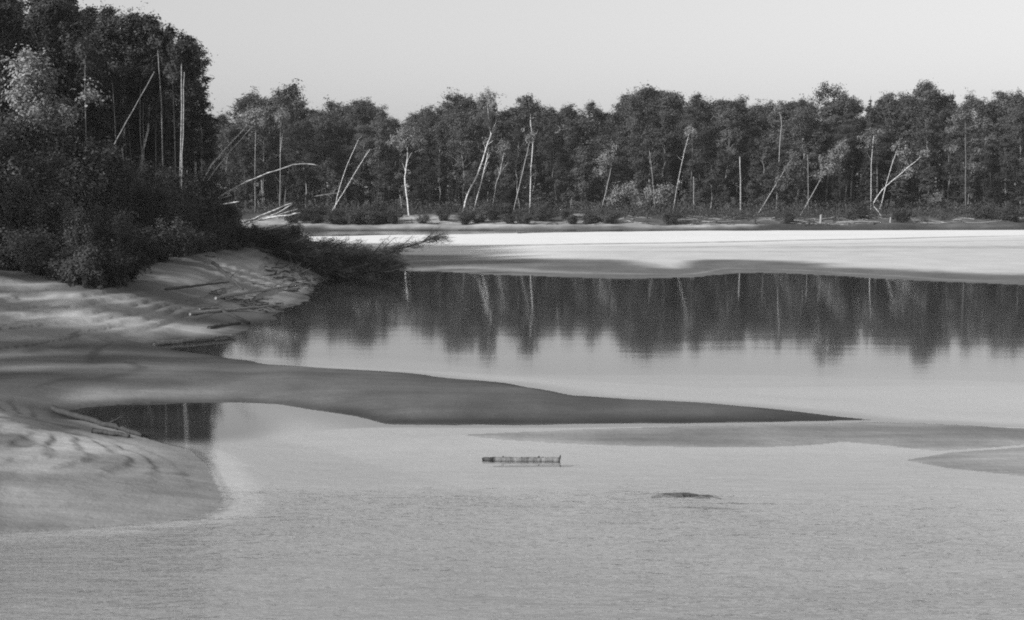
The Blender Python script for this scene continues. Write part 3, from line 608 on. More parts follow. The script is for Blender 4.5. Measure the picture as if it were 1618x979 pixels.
custom('pine_tree', 'tiered pine with level pale branches reaching to the right', 'pine', [(1526, 325), (1526, 260), (1525, 190), (1524, 176)], 267, 0.117, 0.047, PB, limbs=[([(1526, 205), (1545, 196), (1560, 188)], .06), ([(1526, 225), (1550, 220), (1572, 217)], .06), ([(1526, 245), (1545, 240), (1556, 240)], .05), ([(1526, 215), (1508, 208), (1496, 206)], .05)],
       crown=[(1556, 191, 10, 4, 0), (1545, 200, 10, 4, 0), (1564, 218, 11, 4, 0), (1545, 222, 10, 4, 0), (1550, 240, 11, 5, 0), (1502, 207, 12, 6, 0), (1522, 182, 12, 8, 0), (1512, 190, 12, 8, 1), (1538, 262, 12, 6, 0), (1505, 235, 12, 7, 0)], lm=M['leaf_mid'], leaf=.14, nl=4200, seed=27)
custom('pine_tree', 'flat-topped dark pine rising above the canopy over the leaning bright tree', 'pine', [(1306, 320), (1308, 220), (1309, 144)], 291, 0.125, 0.062, PB, crown=[(1308, 141, 18, 6, 0), (1320, 150, 16, 7, 0), (1298, 149, 15, 7, 0), (1332, 156, 14, 8, 0), (1308, 160, 22, 10, 0)], lm=M['needle'], leaf=.15, nl=2600, seed=28)
custom('pine_tree', 'round-topped dark pine rising above the canopy over the bent trunk', 'pine', [(1462, 320), (1463, 220), (1463, 145)], 291, 0.125, 0.062, PB, crown=[(1462, 138, 17, 6, 0), (1462, 147, 18, 8, 0), (1450, 145, 10, 6, 0), (1476, 148, 11, 7, 0)], lm=M['needle'], leaf=.15, nl=3600, seed=29)
custom('birch_tree', 'pale double stem in the forest beyond the arched pole', 'birch', [(442, 320), (443, 255), (443, 195)], 273, 0.062, 0.039, A_, limbs=[([(443, 240), (448, 195)], .06)], seed=30, crown=[(446, 182, 18, 22, 0)], lm=M['leaf_mid'], nl=1600, leaf=.15)
custom('birch_tree', 'thin pale stem in the forest nearest the wooded tip', 'birch', [(403, 320), (403, 255), (404, 205)], 272, 0.055, 0.039, A_, seed=31, crown=[(408, 185, 20, 20, 0)], lm=M['leaf_mid'], nl=1500, leaf=.15)
custom('drooping_bush', 'smaller grey bush drooping down towards the far bank, beside the thin leaning birch', 'bush', [(975, 332), (985, 312), (1005, 300)], 266, 0.070, 0.031, DK, crown=[(985, 305, 20, 10, 0), (1000, 296, 14, 8, 0), (970, 318, 13, 8, 0)], lm=M['leaf_mid'], leaf=.13, nl=2600, seed=32)
custom('drooping_bush', 'larger grey bush arching over towards the far bank, below the slanting pale trunk', 'bush', [(1015, 334), (1030, 312), (1052, 300)], 265, 0.078, 0.031, DK, crown=[(1035, 304, 20, 9, 0), (1053, 297, 14, 7, 0), (1015, 316, 13, 9, 0), (1048, 312, 14, 9, 1)], lm=M['leaf_mid'], leaf=.13, nl=2900, seed=33)
custom('pale_bush', 'small sunlit bush with pale leaf clumps on the far bank edge', 'bush', [(1486, 330), (1483, 318), (1480, 308)], 263, 0.039, 0.023, DK, crown=[(1483, 310, 11, 9, 0), (1474, 316, 8, 6, 0), (1490, 318, 7, 6, 0)], lm=M['leaf_pale'], leaf=.11, nl=1100, seed=34)

# far-bank driftwood, stumps and bushes
def driftwood(name, label, cat, pts, r0, r1, mat, seed, sides=8, stubs=0, group=None):
    r = np.random.default_rng(seed); P = np.array(pts, float); base = P[0].copy(); n = max(7, 3*len(P)); S = spline(P, n)-base
    S[1:-1] += r.normal(size=(n-2, 3))*r0*.18
    T = Tubes(); T.add(S, np.linspace(r0, r1, n)*r.uniform(.88, 1.12, n), sides)
    me = T.mesh(name, mat)
    if not stubs: return tag(link(name, me, None, base), label, cat, group)
    e = bpy.data.objects.new(name, None); col.objects.link(e); e.location = base; tag(e, label, cat, group); link('trunk', me, e)
    for q in range(stubs):
        k = r.integers(1, n-1); d = unit(np.cross(S[k+1]-S[k-1], r.normal(size=3)))*1.0 + unit(S[k+1]-S[k-1])*.7 + np.array([0, 0, .35]); L = r.uniform(3, 8)*r0
        T = Tubes(); T.add(limb_path(S[k], d, L, 0, r, 3), np.linspace(r0*.4, r0*.12, 4), 5); link('branch_stub', T.mesh('branch_stub', mat), e)
    return e
def onbank(px0, py0, px1, py1, Y0, Y1, lift=.06, n=4):
    """a pole lying on the ground between two photo columns at the given depths"""
    out = []
    for t in np.linspace(0, 1, n):
        Y = Y0*(1-t)+Y1*t; x = ((px0*(1-t)+px1*t)-CX)/F*Y; z = gz(x, Y) + lift
        out.append((x, Y, z))
    return out
for k, (a, b, Y0, Y1, rad, txt, stub, mat) in enumerate([
    (884, 968, 262, 261, .13, 'long pale driftwood pole lying level below the forest edge', 2, DR), (905, 930, 264, 263, .07, 'short pale stick lying behind the long driftwood pole', 0, DR),
    (984, 1022, 256, 253.5, .10, 'grey driftwood trunk slanting down the bank past the long pole', 2, DR), (808, 827, 262, 258, .08, 'thin pale branch pointing down the sand patch', 0, DR),
    (1052, 1098, 258, 257, .09, 'grey driftwood pole lying below the straight grey trunk', 2, DR), (1130, 1195, 256, 258, .08, 'low driftwood pole lying under the dead post', 2, DR),
    (1190, 1212, 262, 265, .09, 'pale stick propped on the bank beside the feathery leaning tree', 0, B), (1232, 1300, 255, 257, .08, 'dark driftwood trunk lying at the foot of the pale stump', 3, M['driftdark']),
    (1318, 1390, 257, 255, .09, 'pale driftwood pole below the root of the bent trunk', 2, DR), (1408, 1446, 262, 259, .09, 'slanting pale driftwood branch right of the bent trunk root', 2, DR), (1440, 1500, 256, 254.5, .08, 'grey driftwood pole below the sunlit bush', 2, DR),
    (1520, 1600, 255, 256, .07, 'thin grey driftwood pole furthest along the bank by the tiered pine', 1, DR), (640, 690, 257, 258, .06, 'thin dark pole lying on the sand slope below the squat birch', 0, M['driftdark']), (1095, 1150, 253.5, 254.5, .08, 'dark sodden trunk at the waterline before the dead post', 3, M['driftdark'])]):
    driftwood('driftwood_pole', txt, 'driftwood', onbank(a, 0, b, 0, Y0, Y1, rad*.9), rad, rad*.55, mat, 300+k, stubs=stub, group='driftwood along the far bank')
def stump(px, Y, h, rad, label, mat, seed, group=None):
    r = np.random.default_rng(seed); x = (px-CX)/F*Y; z = gz(x, Y); T = Tubes()
    T.add([(0, 0, -.3), (0, 0, .1), (.03, 0, h*.5), (.05, .02, h)], [rad*1.5, rad*1.15, rad, rad*.9], 9)
    T.add([(rad*.3, 0, h*.85), (rad*.8, .05, h*1.08)], [rad*.5, rad*.2], 5)
    for q in range(4):
        g = r.uniform(0, 6.28); T.add([(0, 0, .05), (math.cos(g)*rad*2, math.sin(g)*rad*2, .0), (math.cos(g)*rad*3.5, math.sin(g)*rad*3.5, -.12)], [rad*.6, rad*.4, rad*.15], 5)
    tag(link('tree_stump', T.mesh('tree_stump', mat), None, (x, Y, z)), label, 'stump', group)
stump(1296, 253, 1.35, .17, 'pale upright stump standing alone at the far waterline', DR, 1)
stump(1406, 255, .8, .12, 'small grey stump on the bank below the bent white trunk', DR, 2)
stump(1192, 256, .8, .15, 'dark broken stump on the bank near the dead post', M['driftdark'], 3)
stump(1022, 258, .9, .14, 'dark stump on the bank below the larger drooping bush', M['driftdark'], 4)
for k, (px, Y, s, txt) in enumerate([(545, 254, .8, 'below the two crossing trunks'), (577, 253, 1.0, 'at the left end of the bright sand slope'), (598, 253, 1.1, 'where the bright sand slope starts'), (622, 252, .75, 'alone at the waterline of the bright sand slope'), (735, 253, .75, 'lowest before the forked birch foot'), (757, 255, 1.0, 'largest below the forked birch'), (778, 258, 1.0, 'just past the forked birch foot'),
                                  (800, 261, .8, 'above the first sand patch'), (806, 253, .55, 'smallest at the waterline of the sand patch'), (828, 253, .6, 'between the two sand patches at the waterline'), (850, 257, .85, 'in the middle of the sand patch'), (860, 262, .7, 'at the top of the sand patch'), (893, 260, .6, 'under the long driftwood pole'), (931, 254, .8, 'at the end of the sand patch'), (945, 257, .9, 'just past the end of the sand patch'), (962, 253, .8, 'at the waterline past the sand patch'),
                                  (505, 254, .9, 'behind the tips of the fallen tree'), (480, 255, .8, 'behind the fan of poles'), (1060, 254, .8, 'below the straight grey trunk'), (1245, 254, .7, 'near the dark driftwood trunk'), (1350, 259, .9, 'before the pale driftwood pole'), (1425, 256, .7, 'below the slanting driftwood branch'), (1550, 258, .9, 'under the tiered pine'), (1600, 257, .9, 'furthest along the far bank'), (462, 251.5, .7, 'lowest by the fan of poles'), (498, 251.2, .6, 'smallest behind the fallen tree tips'), (528, 251.6, .75, 'at the waterline under the two crossing trunks'), (560, 251.3, .85, 'at the waterline just past the crossing trunks'), (588, 251.5, .7, 'at the waterline before the bright sand slope'), (668, 252.5, .5, 'tiny one on the open sand slope'), (700, 256, .7, 'half way up the open sand slope'), (905, 252.5, .55, 'smallest under the long driftwood pole')]):
    x = (px-CX)/F*Y; plant('bank_bush', K['bush'][k % 3], (x, Y, gz(x, Y)-.08), k*1.3, s*1.25, f'dark low bush on the far bank, {txt}', 'bush', 'low bushes on the far bank', ('stem', 'foliage'), squash=rr.uniform(1.1, 1.7))
# driftwood twig on the sandbar
driftwood('driftwood_branch', 'thin dark forked branch lying on the white sandbar rim', 'branch', [(p[0], p[1], p[2]) for p in onbank(818, 0, 840, 0, 205, 209, .05)], .05, .025, M['driftdark'], 77, stubs=2)

def undergrowth(name, label, pts, size, lm, hmax):
    r = np.random.default_rng(len(pts)); P = np.array(pts); z = terrain(P[:, 0], P[:, 1])[0]
    h = hmax*(.25+.75*smooth(-.4, .5, fbm(P[:, 0], P[:, 1], 3.5, 71)))
    Q = np.c_[P, z + r.uniform(0, 1, len(P))**1.3*h]
    V, Fq = leaf_quads(Q, size, r, .5, .2, np.c_[r.normal(size=(len(P), 2))*.6, np.ones(len(P))])
    tag(link(name, mesh_np(name, V, Fq, lm)), label, kind='stuff')
r = np.random.default_rng(5)
n = 90000; Yv = 257 + r.exponential(9, n); Yv = np.minimum(Yv, 330); pxv = r.uniform(150, 1800, n)
Xv = (pxv-CX)/F*Yv; keep = Yv > 261.5 + 4.5*fbm(Xv, Xv*0, 9, 83) + 6*fbm(Xv, Yv, 2.6, 84) + np.interp(Xv, [-30, 8, 20, 60], [1, 1, -1.5, -1.5])
undergrowth('far_undergrowth', 'dark tangled undergrowth along the foot of the far forest', np.c_[Xv, Yv][keep], .13, M['leaf_dark'], 2.4)

# ------------------------------------------------------------------ near wooded bank
LOUT = np.array([(-900, -60), (-250, -60), (0, -35), (25, -5), (60, -12), (100, -30), (130, 2), (170, 5), (210, 15), (250, 28), (300, 55), (325, 78), (340, 115), (352, 165)], float)
LZ = [(-900, 45, 'by the left picture edge'), (45, 130, 'behind the pale tree'), (130, 200, 'by the slanting pale stem'), (200, 270, 'among the thin white stems'), (270, 400, 'at the wooded tip')]
for row, (Y, f0, f1, step, x1) in enumerate([(112, .80, .97, 44, 130), (119, .86, .99, 40, 235), (127, .93, 1.0, 36, 300), (135, .96, 1.0, 34, 318), (144, .9, 1.0, 40, 322), (138, .45, .62, 34, 330), (131, .62, .86, 13, 350)]):
    p = -190 + 13*row if row < 6 else 325
    while p < x1:
        px = p + rr.uniform(-7, 7); yy = Y + rr.uniform(-2, 2); p += step*rr.uniform(.85, 1.15)
        x = (px-CX)/F*yy; z0 = gz(x, yy); top = 6 + (HOR-np.interp(px, LOUT[:, 0], LOUT[:, 1]))*yy/F
        Hh = (top-z0)*rr.uniform(f0, f1)
        if (row == 1 and 165 < px) or row == 6: kd = 'tallbirch'
        else: kd = rr.choice(['nearaspen', 'nearaspen', 'nearaspen', 'tallbirch']) if row < 5 else 'nearaspen'
        var = rr.choice(K[kd]); s = Hh/(var[2]*1.02); where = next(q[2] for q in LZ if q[0] <= px < q[1])
        nm, desc = ('birch_tree', 'thin white-stemmed birch') if kd == 'tallbirch' else ('aspen_tree', 'dark leafy aspen')
        plant(nm, var, (x, yy, z0-.1), rr.uniform(0, 6.28), s, f'{desc}, {"front" if row < 2 else "back" if row < 5 else "low"} rank, {where}', 'birch' if kd == 'tallbirch' else 'aspen', 'trees of the near wooded bank', squash=rr.uniform(.95, 1.25))
# the wooded bank goes on to the left, outside the picture, and shades the near sand
for k, (x, y, h) in enumerate([(-27, 52, 13), (-30, 44, 14), (-33, 36, 13), (-30, 60, 14), (-34, 50, 15), (-37, 42, 15), (-38, 30, 14), (-36, 66, 15), (-41, 56, 15), (-43, 46, 15), (-44, 34, 15), (-34, 74, 15), (-41, 70, 15), (-45, 62, 15), (-33, 28, 12), (-39, 82, 15), (-45, 84, 15), (-40, 94, 15), (-48, 96, 15)]):
    var = K['nearaspen'][k % 3]; plant('aspen_tree', var, (x, y, gz(x, y)-.1), k*2.1, h/15.3, 'dark leafy aspen of the near wooded bank beyond the picture edge', 'aspen', 'trees of the near bank beyond the picture', squash=1.25)
x, y, _ = WY(62, 300, 104); plant('pale_tree', K['paletree'][0], (x, y, gz(x, y)-.1), 1.0, .93, 'rounded tree with pale leaves standing out of the dark wooded bank', 'tree', None)
for k, (pix, Y, r0, r1, txt) in enumerate([
    ([(259, 330), (258, 273), (254, 147), (248, 64)], 117, .085, .05, 'brightest single white stem, curving left at its top'), ([(278, 330), (277, 282), (275, 190), (272, 107)], 118, .085, .045, 'dimmer straight stem just before the double stem'),
    ([(284, 330), (285, 267), (287, 153), (286, 74)], 116, .095, .05, 'left stem of the tall double white stem'), ([(288, 330), (287, 270), (290, 172), (291, 95)], 116.6, .095, .045, 'right stem of the tall double white stem'),
    ([(226, 330), (225, 270), (221, 196), (222, 126)], 117, .08, .045, 'left of two close greyish stems'), ([(229, 330), (228, 270), (226, 180), (231, 130)], 118, .07, .04, 'right of two close greyish stems'), ([(246, 330), (246, 270), (247, 147)], 119, .07, .04, 'faint grey stem beside the brightest stem'),
    ([(185, 330), (184, 260), (181, 184), (176, 113)], 115, .06, .035, 'thin stem curving left behind the slanting stem'), ([(192, 300), (190, 190), (184, 70)], 118, .06, .03, 'faint tall stem crossing behind the slanting stem'), ([(137, 250), (134, 138), (136, 85)], 108, .06, .03, 'lone thin stem above the tall willows'), ([(207, 330), (210, 280), (203, 200), (200, 120)], 119, .05, .03, 'faintest thin stem before the greyish pair')]):
    top = pix[-1]
    custom('birch_tree', f'slender birch of the near bank: {txt}', 'birch', pix, Y, r0*.68, r1*.6, M['greybirch'] if k not in (0, 2, 3) else A_, crown=[(top[0], top[1]-4, 20, 20, 0), (top[0]+8, top[1]+16, 15, 13, 1)], lm=M['leaf_dark'], leaf=.11, nl=1500, seed=400+k, group='slender stems of the near bank')
custom('leaning_birch', 'slanting pale stem leaning to the right across the upright white stems', 'birch', [(160, 290), (168, 257), (181, 227), (205, 183), (244, 113)], 113, .05, .03, M['greybirch'], seed=420)
# willows and bushes that close the foot of the wood
WS = [(-130, 98, 1.4), (-60, 98, 1.35), (0, 97, 1.45), (48, 98, 1.35), (95, 100, 1.4), (140, 103, 1.2), (20, 92, 1.1), (75, 94, 1.0), (-30, 91, 1.1), (120, 98, .95), (165, 106, 1.05), (200, 109, .95), (232, 112, .9), (262, 115, .88), (292, 118, .85), (318, 121, .8), (180, 101, .75), (215, 105, .7), (250, 108, .66), (280, 111, .62), (310, 115, .6), (338, 119, .62),
      (-60, 86, .85), (-10, 85, .8), (35, 84, .75), (78, 84, .65), (118, 83, .55), (155, 86, .55), (190, 88, .5), (345, 125, .7), (366, 124, .5), (330, 126, .9)]
for k, (px, Y, s) in enumerate(WS):
    x = (px-CX)/F*Y; where = next(q[2] for q in LZ if q[0] <= px < q[1])
    plant('willow_shrub', K['willow'][k % 3], (x, Y, gz(x, Y)-.1), k*1.7, s, f'dark {"tall" if s > 1 else "low"} willow thicket on the near bank, {where}', 'shrub', 'willows of the near bank', ('stem', 'foliage'), squash=rr.uniform(.9, 1.1))
for k, px in enumerate(range(-40, 470, 22)):
    row = np.interp(px, [-150, 0, 60, 130, 200, 215, 300, 380, 430, 480], [424, 425, 436, 452, 446, 424, 402, 392, 388, 396])
    Y = WZ(px, row, np.interp(px, [-150, 0, 60, 130, 200, 215, 300, 380, 430, 480], [2.4, 2.25, 2.0, 1.78, 1.7, 1.95, 2.2, 2.05, 1.9, 1.45]))[1] + 1.0; x = (px-CX)/F*Y
    plant('bank_bush', K['bush'][k % 3], (x, Y, gz(x, Y)-.05), k*2.3, rr.uniform(.6, .95), 'dark low bush on the near sand brow, ' + ('under the tall willows' if px < 150 else 'over the bare slope' if px < 330 else 'beside the fallen trees'), 'bush', 'bushes on the brow of the near bank', ('stem', 'foliage'), squash=rr.uniform(1, 1.3))
n = 26000; pxv = r.uniform(-150, 470, n); rowv = np.interp(pxv, [-150, 0, 60, 130, 200, 215, 300, 380, 430, 480], [424, 425, 436, 452, 446, 424, 402, 392, 388, 396]); zv = np.interp(pxv, [-150, 0, 60, 130, 200, 215, 300, 380, 430, 480], [2.4, 2.25, 2.0, 1.78, 1.7, 1.95, 2.2, 2.05, 1.9, 1.45])
Yv = F*(CAMZ-zv)/(rowv-HOR) + r.exponential(7, n) + 1.8*fbm(pxv/18, pxv*0, 1., 85); Xv = (pxv-CX)/F*Yv; keep = Yv < 150
undergrowth('near_undergrowth', 'dark undergrowth on the floor and brow of the near wooded bank', np.c_[Xv, Yv][keep], .11, M['leaf_dark'], .9)

# bent and leaning poles at the tip of the bank
custom('leaning_pole', 'upper of two parallel bent poles leaning from the bank tip', 'pole', [(304, 325), (312, 302), (330, 268), (355, 236), (389, 199)], 122, .085, .04, B, seed=430)
custom('leaning_pole', 'lower of two parallel bent poles leaning from the bank tip', 'pole', [(312, 325), (320, 300), (340, 268), (366, 236), (400, 199)], 121.5, .07, .03, B, limbs=[([(363, 240), (366, 231)], .02)], seed=431)
custom('arched_pole', 'long pale pole arching far out over the lagoon edge', 'pole', [(322, 332), (350, 309), (390, 287), (427, 272), (472, 259), (503, 261)], 121, .085, .025, B, seed=432)
custom('leaning_pole', 'short bright pole jutting low from the thicket', 'pole', [(302, 333), (325, 329), (350, 323), (378, 318)], 119, .085, .04, B, ground=False, seed=433)
custom('leaning_pole', 'faint thin pole between the arched pole and the short bright pole', 'pole', [(330, 322), (345, 315), (366, 308)], 120, .04, .02, A_, ground=False, seed=434)
for k, (pix, Y, rad, txt) in enumerate([([(385, 352), (420, 337), (463, 320)], 124, .06, 'uppermost pole of the fan over the fallen trees'), ([(395, 349), (430, 340), (462, 322)], 125, .05, 'second pole of the fan over the fallen trees'), ([(408, 347), (440, 342), (474, 336)], 123, .065, 'lowest bright pole of the fan over the fallen trees'),
                                       ([(388, 354), (405, 349), (415, 345)], 122, .05, 'stubby pale pole at the root of the fan'), ([(418, 364), (445, 357), (472, 349)], 122, .05, 'dark level pole below the fan'), ([(400, 348), (425, 343), (470, 330)], 126, .04, 'thinnest grey pole of the fan over the fallen trees')]):
    custom('leaning_pole', txt, 'pole', pix, Y-4, rad*1.25, rad*.6, B if k != 4 else DK, ground=False, seed=440+k, group='poles of the fan')

# trees toppled into the lagoon
def fallen_tree(label, pts, r0, nb, bl, ntw, seed, leaves=0, spread=1.0, upb=.25):
    r = np.random.default_rng(seed); P = np.array(pts, float); base = P[0].copy(); n = 12; S = spline(P, n)-base
    e = bpy.data.objects.new('fallen_tree', None); col.objects.link(e); e.location = base; tag(e, label, 'fallen tree', 'trees toppled into the lagoon')
    T = Tubes(); T.add(S, np.linspace(r0, r0*.2, n), 7); link('trunk', T.mesh('trunk', DK), e)
    T = Tubes(); A = []; D = []
    for q in range(nb):
        k = r.uniform(.12, 1)*(n-1); i = min(int(k), n-2); b = S[i]+(S[i+1]-S[i])*(k-i); ax = unit(S[i+1]-S[i])
        d = ax*1.3 + unit(r.normal(size=3))*np.array([.7, 1, .55])*spread + np.array([.2, 0, upb]); L = bl*r.uniform(.35, 1.2)
        lp = limb_path(b, d, L, .0, r, 5); lp[:, 2] = np.maximum(lp[:, 2], -base[2]-.15); T.add(lp, np.linspace(.05, .012, 6), 4, False)
        for z in range(1, 6): A.append(lp[z]); D.append(unit(lp[z]-lp[z-1]))
    link('branches', T.mesh('branches', DK), e)
    A = np.array(A); D = np.array(D); idx = r.integers(0, len(A), ntw)
    PP = A[idx]+r.normal(size=(ntw, 3))*.16; PP[:, 2] = np.maximum(PP[:, 2], -base[2]+.0)
    V, Fq = leaf_quads(PP, .36, r, .034, 0, D[idx]+r.normal(size=(ntw, 3))*.55+np.array([.25, 0, -.10]))
    link('twigs', mesh_np('twigs', V, Fq, M['twig']), e)
    if leaves:
        idx = r.integers(0, len(A), leaves); PP = A[idx]+r.normal(size=(leaves, 3))*.28; PP[:, 2] = np.maximum(PP[:, 2], -base[2]+.02)
        V, Fq = leaf_quads(PP, .065, r, .5); link('leaves', mesh_np('leaves', V, Fq, M['dry']), e)
fallen_tree('largest dark fallen tree sloping from the bank into the lagoon', [WY(380, 370, 121), WY(450, 388, 120), WY(530, 408, 119), WY(615, 424, 118.5)], .16, 120, 2.1, 6000, 51, 900)
fallen_tree('upper dark fallen tree edging the white sandbar', [WY(390, 362, 125), WY(460, 380, 124), WY(530, 393, 123), WY(590, 402, 122)], .13, 90, 1.3, 3600, 52, 500, 1.1)
fallen_tree('fallen tree whose bare feathery tip stands out against the white sandbar', [WY(520, 408, 121), WY(575, 407, 120.5), (WY(595, 401, 120)), WY(640, 390, 119.5), WY(684, 375, 119)], .09, 44, 1.6, 1500, 53, 0, .75, .05)
fallen_tree('low fallen tree lying along the waterline under the others', [WY(400, 392, 116), WY(470, 408, 116), WY(530, 424, 116.5), WY(600, 433, 117)], .12, 100, 1.7, 6000, 54, 600)
fallen_tree('small dark fallen top wedged against the sand slope', [WY(450, 396, 114), WY(500, 420, 113), WY(540, 436, 113.5)], .09, 60, 1.2, 3500, 55, 300)

# ------------------------------------------------------------------ driftwood on the near bank
def lay(pix, lifts, z0s):
    return [(*WZ(px, py, z)[:2], z+l) for (px, py), l, z in zip(pix, lifts, z0s)]
def ground_pole(name, label, cat, a, b, rad, mat, seed, za=.1, zb=.1, stubs=0, end=.6, lift=.5):
    """a pole lying on the bank between two photo points; its height follows the ground"""
    A3 = np.array(WZ(*a, za)); B3 = np.array(WZ(*b, zb)); P = []
    for t in np.linspace(0, 1, 5):
        q = A3*(1-t)+B3*t; g = max(gz(q[0], q[1]), 0.0); P.append((q[0], q[1], max(q[2], g)+rad*lift))
    return driftwood(name, label, cat, P, rad, rad*end, mat, seed, stubs=stubs)
ground_pole('driftwood_log', 'long pale log closing the narrow inlet of the lagoon', 'log', (243, 545), (372, 531), .10, DR, 501, .02, .06)
ground_pole('driftwood_log', 'short dark log slanting down to the lagoon above the inlet', 'log', (352, 497), (394, 511), .10, M['driftdark'], 502, .25, .05)
ground_pole('driftwood_log', 'dark log meeting the short log at the water edge', 'log', (330, 522), (380, 513), .08, M['driftdark'], 503, .1, .03)
ground_pole('driftwood_pole', 'long pale straight pole lying across the damp sand to the water', 'pole', (340, 472), (492, 447), .085, DR, 504, .9, .12, 2)
ground_pole('driftwood_pole', 'grey curved pole half sunk in the sand below the long pale pole', 'pole', (300, 497), (430, 484), .07, DR, 505, .45, .3)
ground_pole('driftwood_pole', 'thin pale pole in front of the curved pole, nearest the inlet', 'pole', (315, 490), (345, 486), .05, DR, 506, .5, .5)
ground_pole('driftwood_pole', 'dark pole pointing down the sand slope to the long pale pole', 'pole', (336, 416), (384, 458), .09, M['driftdark'], 507, 2.1, .9, 1)
ground_pole('driftwood_pole', 'grey pole lying level across the upper sand slope', 'pole', (262, 458), (362, 446), .07, M['driftdark'], 508, 1.4, 1.1)
for k, (pix, Y, rad, txt) in enumerate([([(431, 444), (434, 436), (437, 427)], 103, .085, 'dark crooked snag standing on the pale sand slope'), ([(447, 460), (447, 452), (448, 446)], 100, .06, 'short dark snag crossing the long pale pole'), ([(437, 480), (434, 472), (431, 464)], 92, .085, 'dark bent snag near the waterline below the long pale pole'),
                                       ([(383, 478), (379, 460), (376, 446)], 96, .14, 'thick dark upright stub where the poles meet'), ([(369, 484), (372, 477), (375, 470)], 92, .07, 'short slanting snag at the foot of the thick stub'), ([(439, 415), (442, 410), (444, 407)], 110, .05, 'tiny dark snag high on the sand slope'), ([(384, 482), (384, 470), (386, 455)], 95, .10, 'slim dark stub beside the thick stub')]):
    custom('dead_snag', txt, 'snag', pix, Y, rad, rad*.6, M['driftdark'], seed=520+k, group='snags on the near sand')
custom('root_plate', 'upturned tangled root lying against the sand by the fallen trees', 'root', [(478, 437), (470, 428), (462, 418)], 107, .16, .06, M['driftdark'], limbs=[([(474, 432), (490, 424)], .07), ([(470, 428), (455, 430)], .06), ([(468, 425), (476, 414)], .05), ([(466, 422), (452, 415)], .05), ([(478, 437), (495, 436)], .06)], seed=540, twigs=10, parts=('stem', 'root', 'crown'))
# sunken log along the gully of the near mound
ground_pole('driftwood_log', 'dark sodden log along the edge of the near pool', 'log', (84, 647), (224, 690), .085, M['driftdark'], 550, .1, .02, 3)
ground_pole('driftwood_log', 'short dark log end against the near sand mound', 'log', (146, 682), (205, 691), .07, M['driftdark'], 551, .16, .06)
custom('dead_snag', 'small dark snag poking out of the near sand mound', 'snag', [(108, 728), (108, 718), (109, 708)], 37.6, .04, .02, M['driftdark'], seed=552)

def litter(name, label, pts, lmin, lmax, rad, mat, seed):
    r = np.random.default_rng(seed); T = Tubes(); P = np.array(pts); z = terrain(P[:, 0], P[:, 1])[0]
    for (x, y), zz in zip(P, z):
        L = r.uniform(lmin, lmax); g = r.normal()*.5 + (math.pi if r.random() < .5 else 0); q = rad*r.uniform(.5, 1.4)
        d = np.array([math.cos(g), math.sin(g)*1.2, r.normal()*.10+.03]); d = unit(d)*L/2; c = np.array([x, y, zz+q*.6])
        T.add([c-d, c+r.normal(size=3)*q*1.5, c+d], [q, q*.9, q*.5], 5)
    tag(link(name, T.mesh(name, mat)), label, kind='stuff')
r = np.random.default_rng(31)
def scatter(n, x0, x1, Y0, Y1, thr, seed, pxs=None):
    Y = r.uniform(Y0, Y1, n*6); x = (r.uniform(x0, x1, n*6)-CX)/F*Y; k = (fbm(x, Y, 6, seed) > thr) & (terrain(x, Y)[0] > .06); return np.c_[x, Y][k][:n]
litter('far_wood_litter', 'grey flotsam of sticks and roots strewn along the far bank', scatter(300, 930, 1700, 252, 263, -.05, 301), .6, 3.2, .05, M['drift'], 41)
litter('dark_wood_litter', 'dark sodden sticks strewn along the far bank', scatter(260, 480, 1700, 251, 262, .0, 302), .5, 3.0, .055, M['driftdark'], 42)
litter('pale_wood_litter', 'grey sticks strewn over the sand patches below the forked birch', scatter(60, 560, 940, 252, 262, .0, 305), .5, 2.2, .04, M['drift'], 44)
litter('bank_wood_litter', 'dark bits of wood and roots littering the near sand slope', scatter(260, 190, 500, 72, 112, .0, 303), .15, 1.2, .03, M['driftdark'], 43)
# ------------------------------------------------------------------ floating log and sunken snag
def floating_log():
    a = np.array(WZ(762, 727, .0)); b = np.array(WZ(885, 728, .0)); L = np.linalg.norm(b-a); r = np.random.default_rng(9)
    e = bpy.data.objects.new('floating_log', None); col.objects.link(e); e.location = (a+b)/2; e.rotation_euler = (0, 0, math.atan2(b[1]-a[1], b[0]-a[0]))
    tag(e, 'short knotty log floating alone in the pale near water', 'log')
    n = 22; s = np.linspace(-.5, .5, n)*L
    pts = np.c_[s, r.normal(size=n)*.004, .02+r.normal(size=n)*.003]; rad = .062*(1+r.normal(size=n)*.04); rad[:4] *= np.array([.72, .8, .85, .92]); rad[-1] *= 1.05
    T = Tubes(); T.add(pts[3:], rad[3:], 12); link('trunk', T.mesh('trunk', M['log']), e)
    T = Tubes(); T.add(pts[:4], rad[:4], 12); link('charred_end', T.mesh('charred_end', M['darkbark']), e)
    for t, h, q in ((-.24, .055, .026), (.22, .06, .030), (.27, .045, .02), (.0, .035, .018), (.495, .085, .022)):
        T = Tubes(); T.add([(t*L, 0, .05), (t*L+.01, -.015, .05+h*.6), (t*L+.02, -.02, .05+h)], [q, q*.8, q*.4], 7); link('knot', T.mesh('knot', M['driftdark']), e)
floating_log()
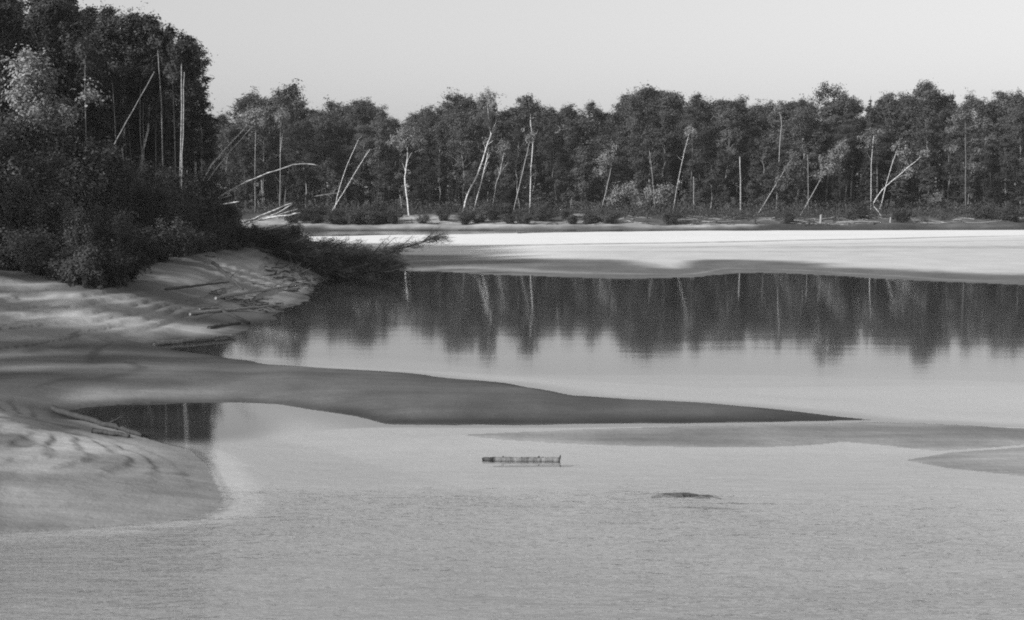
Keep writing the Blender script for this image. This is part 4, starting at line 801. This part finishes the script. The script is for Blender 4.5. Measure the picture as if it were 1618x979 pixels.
def snag_hump():
    x, y, _ = WZ(1078, 781); r = np.random.default_rng(4); T = Tubes()
    T.add([(-.6, .12, -.05), (-.36, .08, .0), (-.12, .0, .012), (.1, -.02, .026), (.3, -.06, .0), (.55, .0, -.04)], [.025, .04, .055, .05, .045, .02], 9)
    T.add([(.25, -.04, .0), (.5, -.16, .03), (.75, -.2, -.02)], [.03, .025, .012], 7)
    T.add([(-.1, .02, .0), (-.02, -.1, .03), (.02, -.22, .0)], [.04, .035, .02], 7)
    tag(link('sunken_branch', T.mesh('sunken_branch', M['darkbark']), None, (x, y, -.03)), 'dark hump of a sunken branch breaking the near water', 'branch')
snag_hump()

# look-alikes that share a label are told apart by their order along the bank
ORD = ['first', 'second', 'third', 'fourth', 'fifth', 'sixth', 'seventh', 'eighth', 'ninth', 'tenth', 'eleventh', 'twelfth', 'thirteenth', 'fourteenth', 'fifteenth']
by = {}
for o in col.objects:
    if o.parent is None and o.get('label') and o.get('group') and 'beyond the picture' not in o['label']: by.setdefault(o['label'], []).append(o)
for lab, L in by.items():
    if 1 < len(L) <= len(ORD):
        L.sort(key=lambda o: o.location.x/o.location.y)
        for k, o in enumerate(L): o['label'] = f'{ORD[k]} from left: {lab}'

# ------------------------------------------------------------------ thin evening haze over the river
def haze():
    x, y0, y1, z0, z1 = 9000, -260, 3300, -3.4, 34
    V = [(-x, y0, z0), (x, y0, z0), (x, y1, z0), (-x, y1, z0), (-x, y0, z1), (x, y0, z1), (x, y1, z1), (-x, y1, z1)]
    me = bpy.data.meshes.new('haze'); me.from_pydata(V, [], [(3, 2, 1, 0), (4, 5, 6, 7), (0, 1, 5, 4), (1, 2, 6, 5), (2, 3, 7, 6), (3, 0, 4, 7)])
    m, n, out = newmat('haze'); v = N(n, 'ShaderNodeVolumePrincipled'); v.inputs['Color'].default_value = (.95, .95, .95, 1)
    v.inputs['Density'].default_value = HAZE; v.inputs['Anisotropy'].default_value = .2
    n.links.new(v.outputs[0], out.inputs['Volume']); me.materials.append(m); tag(link('haze', me), kind='stuff', label='thin pale haze hanging over the whole river')
HAZE = .00014
haze()
